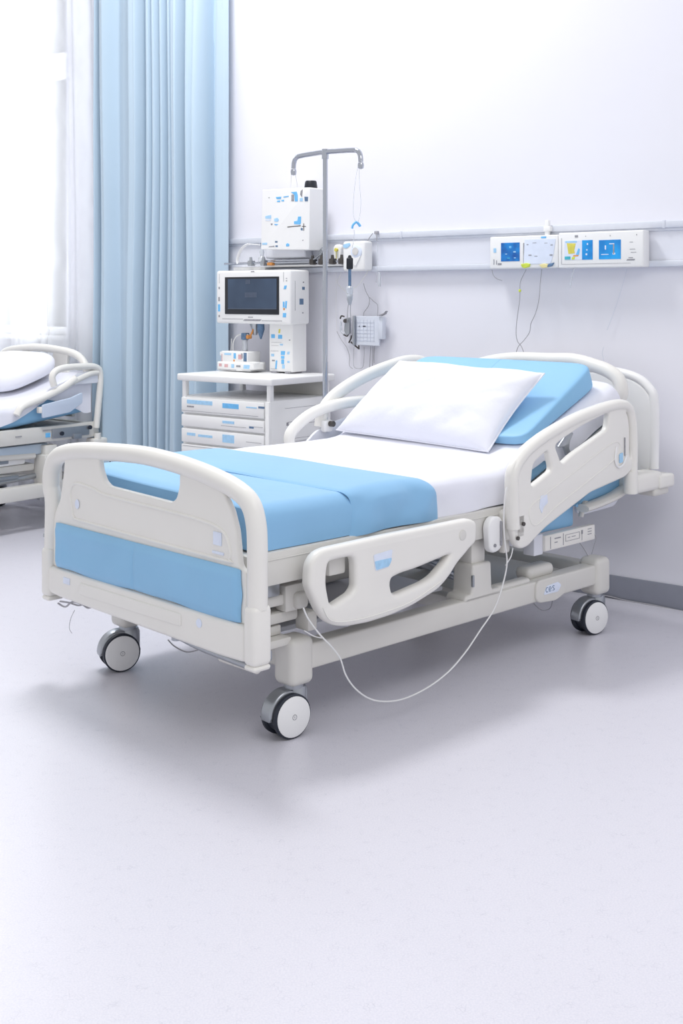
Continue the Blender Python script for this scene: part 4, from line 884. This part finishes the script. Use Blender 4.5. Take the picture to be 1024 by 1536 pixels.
t = tmp(); tube(t, [(-1.729,-0.03,1.105),(-1.733,-0.03,1.088),(-1.746,-0.03,1.068)], .004, 8); tube(t, [(-1.733,-0.03,1.072),(-1.708,-0.03,1.055),(-1.682,-0.03,1.039)], .004, 8); tube(t, [(-1.682,-0.03,1.056),(-1.682,-0.03,1.036)],.004,8,smooth=0); tube(t, [(-1.781,-0.03,1.108),(-1.759,-0.03,1.101),(-1.75,-0.03,1.108)], .004, 8); Q_.part('probe_clip', t, DARKMET)
t = tmp(); tube(t, [(-1.716,-0.03,1.199),(-1.72,-0.03,1.149),(-1.725,-0.03,1.105)], .003, 6); tube(t, [(-1.712,-0.03,1.196),(-1.703,-0.03,1.149),(-1.716,-0.03,1.099)], .002, 6); Q_.part('probe_lead', t, WIREG)

# ------------------------------------------------------------ wall display units
U1 = Thing('display_unit', 'white wall unit with one dark blue display and pale map panel, left of the pair', 'wall panel', WALL, (-.7,-.05,1.425), 'wall display units')
t = tmp(); box(t, -.882,-.534,-.085,-.03,1.426,1.572,.006,3); u = U1.part('unit_case', t, PLASTIC2)
t = tmp(); box(t, -.823,-.726,-.0865,-.0845,1.459,1.543,.0008,1); U1.part('display', t, SCR_NAVY, u, 'dark blue display')
dec_px(U1, u, .0865, [('screen_icon',LBLUE,sq(-.78,-.768,1.518,1.528)),('screen_icon',MBLUE,sq(-.758,-.745,1.498,1.504)),('screen_icon',MBLUE,sq(-.80,-.79,1.49,1.494)),('screen_icon',MBLUE,sq(-.755,-.745,1.472,1.476)),('screen_icon',TEAL,sq(-.79,-.775,1.472,1.475))], .0006)
t = tmp(); panel(t, [(-.70,1.555),(-.706,1.445),(-.57,1.445),(-.555,1.49),(-.545,1.555)], [], 'y', -.0855, .003, .001, .004); mp = U1.part('map_panel', t, STK, u)
dec_px(U1, u, .087, [('print_mark',GREYL,sq(-.69,-.68,1.53,1.534)),('print_mark',GREYL,sq(-.66,-.64,1.538,1.540)),('print_mark',GREYL,sq(-.68,-.665,1.482,1.487)),('print_mark',GREYL,sq(-.57,-.558,1.525,1.529)),('print_mark',GREYL,sq(-.65,-.635,1.478,1.481)),('print_mark',GREYL,sq(-.60,-.585,1.535,1.537)),('print_mark',GREYL,sq(-.575,-.56,1.480,1.486))], .0008)
dec_px(U1, u, .085, [('blue_button',MBLUE,sq(-.862,-.848,1.50,1.52)),('blue_button',LBLUE,sq(-.618,-.592,1.558,1.566)),('grey_slot',GREYL,sq(-.862,-.858,1.445,1.47)),('grey_slot',GREYL,sq(-.848,-.844,1.445,1.465)),('grey_slot',GREYL,sq(-.84,-.82,1.443,1.452)),('grey_slot',GREYL,sq(-.708,-.702,1.43,1.54))])
t = tmp(); panel(t, [(-.718,1.445),(-.712,1.432),(-.70,1.426),(-.675,1.432),(-.67,1.446),(-.69,1.45)], [], 'y', -.088, .008, .002, .004); U1.part('port_cap', t, GREEN, u)
t = tmp(); panel(t, [(-.625,1.440),(-.61,1.426),(-.585,1.428),(-.58,1.442),(-.60,1.446)], [], 'y', -.088, .008, .002, .004); U1.part('port_cap', t, mat('pale_yellow',(232,220,160),.5,noise_col=(20,.04)), u)
t = tmp(); panel(t, [(-.582,1.442),(-.585,1.430),(-.56,1.434),(-.55,1.450)], [], 'y', -.088, .008, .002, .004); U1.part('port_cap', t, DBLUE, u)
t = tmp(); box(t, -.62,-.60,-.05,-.03,1.57,1.64,.003); box(t,-.624,-.59,-.055,-.03,1.59,1.612,.003); U1.part('top_bracket', t, PLASTIC2, u)
U2 = Thing('display_unit', 'long white wall unit with two bright blue displays and yellow patch, right of the pair', 'wall panel', WALL, (-.33,-.05,1.425), 'wall display units')
t = tmp(); box(t, -.530,-.133,-.090,-.03,1.424,1.578,.006,3); u = U2.part('unit_case', t, PLASTIC2)
t = tmp(); box(t, -.415,-.365,-.0915,-.0895,1.459,1.543,.0006,1); U2.part('display', t, SCR_BLUE, u, 'narrow bright blue display')
t = tmp(); box(t, -.336,-.235,-.0915,-.0895,1.459,1.541,.0006,1); U2.part('display', t, SCR_BLUE, u, 'square bright blue display')
t = tmp(); box(t, -.50,-.415,-.0912,-.0895,1.459,1.543,.0006,1); U2.part('colour_panel', t, STK, u)
dec_px(U2, u, .0912, [('yellow_patch',YELLOW,[(-.488,1.532),(-.445,1.53),(-.452,1.50),(-.448,1.488),(-.48,1.485)]),('sky_patch',MBLUE,sq(-.495,-.44,1.534,1.542)),('blue_patch',LBLUE,[(-.445,1.48),(-.432,1.51),(-.425,1.505),(-.43,1.48)]),('teal_patch',TEAL,sq(-.498,-.47,1.461,1.475)),('green_patch',GREEN,sq(-.465,-.448,1.461,1.472,.003)),('orange_patch',ORANGE,sq(-.46,-.43,1.474,1.48,.004)),
 ('screen_icon',STK,sq(-.392,-.386,1.522,1.53)),('screen_icon',STK,sq(-.398,-.390,1.478,1.486)),('screen_icon',STK,sq(-.395,-.389,1.498,1.504)),
 ('screen_icon',STK,sq(-.308,-.302,1.50,1.518)),('screen_icon',STK,sq(-.288,-.264,1.522,1.526)),('screen_icon',GREYL,sq(-.270,-.264,1.48,1.522)),('screen_icon',STK,sq(-.325,-.29,1.478,1.481)),('screen_icon',STK,sq(-.272,-.26,1.478,1.486))], .0006)
dec_px(U2, u, .090, [('print_line',GREYL,sq(-.515,-.19,1.4405,1.4415)),('print_line',GREYL,sq(-.515,-.5135,1.442,1.555)),('print_mark',GREYL,sq(-.45,-.435,1.556,1.566)),('print_mark',GREYL,sq(-.40,-.397,1.558,1.562)),('print_mark',GREYL,sq(-.285,-.282,1.556,1.562)),('print_mark',GREYL,sq(-.165,-.162,1.556,1.562)),
 ('print_mark',GREYL,sq(-.195,-.180,1.528,1.530)),('print_mark',GREYL,sq(-.195,-.170,1.498,1.5)),('print_mark',GREYL,sq(-.19,-.165,1.485,1.487)),('print_mark',GREYL,sq(-.21,-.17,1.452,1.458,.004)),('print_mark',GREYL,sq(-.2,-.18,1.462,1.465))])
cab('thin cable with a green bead dropping from the left wall unit behind the bed', [[(-0.707,-0.06,1.422),(-0.724,-0.06,1.393),(-0.738,-0.06,1.36),(-0.741,-0.06,1.285),(-0.755,-0.06,1.195),(-0.759,-0.06,1.135),(-0.752,-0.06,1.099),(-0.731,-0.06,1.075),(-0.717,-0.06,1.04)]], WIREG, .0016)
t = tmp(); q = [(-0.74,-0.06,1.327)][0]; lathe(t, [(.001,-.007),(.006,-.004),(.006,.004),(.001,.007)], q, (0,0,1), 12); single('cable_bead', t, GREEN, 'small lime green bead on the cable below the left wall unit', 'bead', WALL, q)
cab('thin cable hanging from the yellow port of the left wall unit', [[(-0.629,-0.06,1.421),(-0.636,-0.06,1.359),(-0.643,-0.06,1.285),(-0.66,-0.06,1.226),(-0.683,-0.06,1.181),(-0.69,-0.06,1.142),(-0.717,-0.06,1.106),(-0.748,-0.06,1.075),(-0.762,-0.06,1.038)]], WIREG, .0016)
cab('short black cable curl at the left corner of the left wall unit', [[(-0.885,-0.06,1.422),(-0.878,-0.06,1.398),(-0.86,-0.06,1.382),(-0.832,-0.06,1.373)]], WIREG, .0018)
cab('short clear cable dangling from the right wall unit', [[(-0.458,-0.08,1.439),(-0.461,-0.08,1.416),(-0.468,-0.08,1.387),(-0.474,-0.08,1.361),(-0.477,-0.08,1.338)]], CLEAR, .003)
cab('barely visible cord hanging down the wall right of the wall units', [[(-0.243,-0.015,1.417),(-0.274,-0.015,1.314),(-0.311,-0.015,1.214),(-0.336,-0.015,1.156)],[(-0.349,-0.02,1.084),(-0.355,-0.02,1.055),(-0.349,-0.02,1.026),(-0.355,-0.02,1.003)]], PAPER, .001)
t = tmp(); tube(t, [(-0.432,-0.012,-0.01),(-0.353,-0.012,0.008),(-0.244,-0.012,0.002),(-0.124,-0.012,0.002),(0.005,-0.012,-0.002),(0.107,-0.012,-0.004)], .003, 6)
single('floor_cable', t, WIREG, 'grey cable lying along the foot of the skirting behind the bed', 'cable', WALL, (.0,-.012,.0))

# ------------------------------------------------------------ second bed (frame: same wall frame, head near the wall)
B2 = Thing('hospital_bed', 'second ivory hospital bed standing under the bright window at the left', 'hospital bed', WALL, (-3.9,-1.3,0))
SN,SF = -3.47,-4.31
t = tmp()
arch = [(-3.46,.84),(-3.475,.90),(-3.52,.945),(-3.60,.972),(-3.75,.988),(-3.90,.995),(-4.05,.988),(-4.2,.97),(-4.27,.94),(-4.31,.88),(-4.32,.6)]
tube(t, [(-3.62,-.36,.80),(-3.50,-.33,.815)]+[(s,-.3,z) for s,z in arch], .024, 14, ry=.022)
h2 = B2.part('headboard', t, PLASTIC)
t = tmp(); panel(t, [(-3.62,.97),(-3.635,.90),(-3.61,.82),(-3.58,.60),(-4.24,.60),(-4.24,.95),(-4.1,.985),(-4.01,.988),(-4.0,.93),(-3.985,.90),(-3.80,.90),(-3.77,.93),(-3.755,.985),(-3.7,.985)], [], 'x' if False else 'y', -.3, .024, .006, .012); B2.part('headboard_panel', t, PLASTIC, h2)
t = tmp(); box(t, SN-.02,SN+.02,-2.35,-.22,.49,.575,.006,2); box(t, SF-.02,SF+.02,-2.35,-.22,.49,.575,.006,2); box(t, SF+.01,SN-.01,-.26,-.22,.49,.57,.005); box(t, SF+.01,SN-.01,-2.35,-2.31,.49,.57,.005)
f2 = B2.part('mattress_platform', t, STEEL)
t = tmp(); box(t, SF+.02,SN-.02,-2.3,-.26,.53,.56); B2.part('deck_panel', t, STEEL, f2)
t = tmp()
tube(t, [(SN+.03,-.80,.655),(SN+.03,-.76,.70),(SN+.03,-.62,.74),(SN+.03,-.48,.79),(SN+.03,-.40,.835)], .02, 12); tube(t, [(SN+.03,-.55,.80),(SN+.03,-.56,.86),(SN+.03,-.50,.895),(SN+.03,-.36,.90),(SN+.03,-.25,.89),(SN+.03,-.22,.84),(SN+.03,-.23,.70),(SN+.03,-.25,.54)], .019, 12)
tube(t, [(SN+.03,-.42,.815),(SN+.03,-.30,.855),(SN+.03,-.24,.86)], .018, 10)
r2 = B2.part('side_rail', t, PLASTIC)
t = tmp(); panel(t, [(-.42,.80),(-.40,.86),(-.24,.88),(-.24,.80)], [], 'x', SN+.03, .012, .003, .01); B2.part('rail_panel', t, PBACK, r2)
t = tmp(); panel(t, [(-0.643,0.701),(-0.576,0.711),(-0.446,0.729),(-0.366,0.754),(-0.366,0.693),(-0.455,0.646),(-0.643,0.627)], [], 'x', -3.425, .014, .004, .01); B2.part('side_bolster', t, mat('grey_blue_cover',(200,212,230),.7,noise_col=(4,.02)), r2)
t = tmp(); box(t, SN+.015,SN+.045,-.66,-.58,.655,.69,.006); lathe(t, [(.001,0),(.02,0),(.02,.05),(.001,.05)], (SN+.03,-.24,.46), (0,0,1), 14); B2.part('rail_fitting', t, PLASTIC, r2)
t = tmp(); box(t, SN-.03,SN+.05,-.28,-.18,.44,.48,.01); B2.part('rail_foot', t, PLASTIC, r2)
t = tmp(); tube(t, [(SN-.01,-.25,.45),(SN+.0,-.24,.40)], .014, 8, smooth=0); tube(t, [(SN+.03,-.17,.40),(SN+.03,-.15,.36),(SN+.03,-.15,.30)], .008, 8); lathe(t, [(.001,0),(.016,0),(.016,.02),(.001,.02)], (SN+.03,-.16,.40), (0,-1,0), 12); B2.part('hinge_bolt', t, DARKMET, r2)
t = tmp(); box(t, SN+.015,SN+.032,-.56,-.30,.505,.56,.004); box(t, SN+.02,SN+.04,-.42,-.36,.49,.52,.004); B2.part('control_strip', t, GREYMET, f2)
decals(B2, f2, SN+.02, [('round_button',LBLUE,-.60,-.57,.515,.54),('small_mark',GREYL,-.62,-.55,.553,.558),('small_mark',GREYL,-.80,-.76,.535,.54)], 'x', .004)
t = tmp(); lathe(t, [(.001,0),(.012,0),(.012,.01),(.001,.01)], (SN+.032,-.30,.548), (1,0,0), 12); lathe(t, [(.001,0),(.012,0),(.012,.01),(.001,.01)], (SN+.032,-.50,.53), (1,0,0), 12); B2.part('control_knob', t, RUBBER, f2)
t = tmp(); box(t, SN-.04,SN+.02,-.60,-.52,.28,.47,.006,2); box(t, SN-.06,SN+.04,-.62,-.50,.22,.42,.006,2); lc_ = B2.part('lift_column', t, STEEL)
t = tmp(); box(t, SN-.04,SN+.02,-2.10,-2.02,.22,.49,.006,2); B2.part('lift_column', t, STEEL)
t = tmp(); box(t, SN-.03,SN+.03,-2.2,-.22,.185,.262,.008,2); b2b = B2.part('base_frame', t, STEEL)
t = tmp(); box(t, SF-.03,SF+.03,-2.2,-.22,.185,.262,.008,2); B2.part('base_rail', t, STEEL, b2b)
for d_ in (-.25,-1.0,-2.15):
    t = tmp(); box(t, SF+.03,SN-.03,d_-.03,d_+.03,.19,.255,.006); B2.part('cross_member', t, STEEL, b2b)
t = tmp(); box(t, SF+.05,SN-.05,-1.9,-.62,.33,.37,.01); B2.part('storage_shelf', t, STEEL, b2b)
t = tmp(); box(t, SN-.26,SN-.05,-1.4,-.68,.37,.44,.012); tube(t, [(SN-.1,-1.3,.30),(SN-.08,-.9,.31),(SN-.1,-.65,.29)], .02, 10); B2.part('motor_unit', t, PLASTIC2, b2b)
t = tmp(); box(t, SF+.04,SN-.02,-1.8,-.55,.42,.48,.01); B2.part('underside_panel', t, mat('blue_grey_panel',(190,205,220),.5,noise_col=(4,.02)), f2)
t = tmp(); tube(t, [(SN-.03,-1.6,.455),(SN-.03,-.64,.415)], .018, 10, smooth=0); B2.part('tilt_bar', t, STEEL, f2)
t = tmp(); box(t, SN-.055,SN-.04,-.95,-.80,.385,.41,.003); box(t, SN-.05,SN-.03,-1.1,-.74,.30,.318,.003); tube(t, [(SN-.05,-1.1,.28),(SN-.05,-.8,.29),(SN-.05,-.6,.30)], .015, 8); B2.part('actuator', t, GREYMET, b2b)
for s_,d_ in ((SN,-.28),(SN,-2.15),(SF,-.28),(SF,-2.15)):
    t = tmp(); lathe(t, [(.001,.14),(.03,.14),(.03,.19),(.001,.19)], (s_,d_,0), (0,0,1), 16); box(t, s_-.025,s_+.025,d_-.05,d_+.03,.075,.14,.02,3); cw_ = B2.part('caster', t, GREYMET)
    t = tmp(); lathe(t, [(.001,-.03),(.055,-.03),(.062,-.022),(.062,.022),(.055,.03),(.001,.03)], (s_,d_-.02,.063), (1,0,0), 28); B2.part('tyre', t, RUBBER, cw_)
    t = tmp(); lathe(t, [(.001,.03),(.048,.03),(.046,.035),(.001,.035)], (s_,d_-.02,.063), (1,0,0), 28); B2.part('wheel_cover', t, PLASTIC2, cw_)
# its bedding
def pl2(L,y,h):
    rise = .17*max(0,min(1,(L+.80)/.55))
    return Vector((y,L,.577+h+rise*(.35+.65*min(1,h/.12))))
t = tmp(); loaf(t, pl2, -2.3, -.28, 80, SF+.03, SN-.01, .0, .12, .035)
single('mattress', t, BLUEV, 'blue mattress of the second bed under the window, showing below its sheet', 'mattress', WALL, (-3.9,-1.3,.572), sharp=50)
def s2(u,v):
    d = -2.32+2.05*u
    edge = max(0,min(1,(d+.98)/.36))
    low = .0+.085*edge if v>.5 else 0
    if d > -.60: low = .10*max(0,1-(d+.60)*3.5) if v>.5 else 0
    s,h = ring(SF+.02,SN+.002,low,.130,.04,v)
    rise = .17*max(0,min(1,(d+.80)/.55))
    n = noise.noise(Vector((s*6,d*4,1)))
    return Vector((s+(.004+.004*n if v>.88 else 0),d,.574+h+rise*(.35+.65*min(1,h/.12))+.003*n))
t = tmp(); grid(t, s2, 80, 80)
single('bed_sheet', t, WHITE, 'rumpled white sheet draped over the second bed under the window', 'sheet', WALL, (-3.9,-1.3,.70), sharp=80)
def p2(u,v):
    p = sup(u,v,(0,0,0),.34,.20,.075,.62)
    k = (p.y+.2)/.4
    return Vector((-3.93+p.x, -.54+p.y, .80+p.z+.13*k+.006*noise.noise(Vector((p.x*7,p.y*7,1)))))
t = tmp(); grid(t, p2, 70, 40); bmesh.ops.remove_doubles(t, verts=t.verts, dist=1e-4); bmesh.ops.recalc_face_normals(t, faces=t.faces)
single('pillow', t, PILLOWM, 'soft white pillow leaning on the headboard of the second bed under the window', 'pillow', WALL, (-3.93,-.54,.72), sharp=80)

# ------------------------------------------------------------ light
wd = bpy.data.worlds.new('World'); SC.world = wd; wd.use_nodes = True
bg = wd.node_tree.nodes['Background']; bg.inputs['Color'].default_value = (.97,.975,1.0,1); bg.inputs['Strength'].default_value = AMB
def area(name, loc, target, sx, sy, power, col=(1,1,1)):
    l = bpy.data.lights.new(name,'AREA'); l.shape = 'RECTANGLE'; l.size = sx; l.size_y = sy; l.energy = power; l.color = col
    o = bpy.data.objects.new(name,l); COL.objects.link(o); o.location = loc
    o.rotation_euler = (Vector(target)-Vector(loc)).to_track_quat('-Z','Y').to_euler(); return o
wl = WALL @ Vector((-5.2,.9,2.6)); wt = WALL @ Vector((-4.2,-2.5,.6))
area('window_daylight', wl, wt, 3.6, 4.2, WINP, (.96,.98,1.0))
area('ceiling_or_fill_light', (-.90,5.2,4.5), (-.5,4.6,0), .9, .8, LAMP)
area('ceiling_or_fill_light', (1.2,1.4,3.3), (.8,1.6,0), 2.2, 1.6, FILL)  # unseen fill light added near the camera to brighten front-facing surfaces

# ------------------------------------------------------------ camera
cam = bpy.data.cameras.new('camera'); co = bpy.data.objects.new('camera', cam); COL.objects.link(co)
co.location = (0,0,1.3); co.rotation_euler = (PI/2,0,0)
cam.sensor_fit = 'AUTO'; cam.sensor_width = 36; cam.lens = 36*1789/1536; cam.shift_y = -(768-445)/1536; cam.clip_start = .05
SC.camera = co
SC.view_settings.view_transform = 'Standard'; SC.view_settings.look = 'None'; SC.view_settings.gamma = 1
SC.view_settings.use_curve_mapping = False; SC.view_settings.exposure = 0
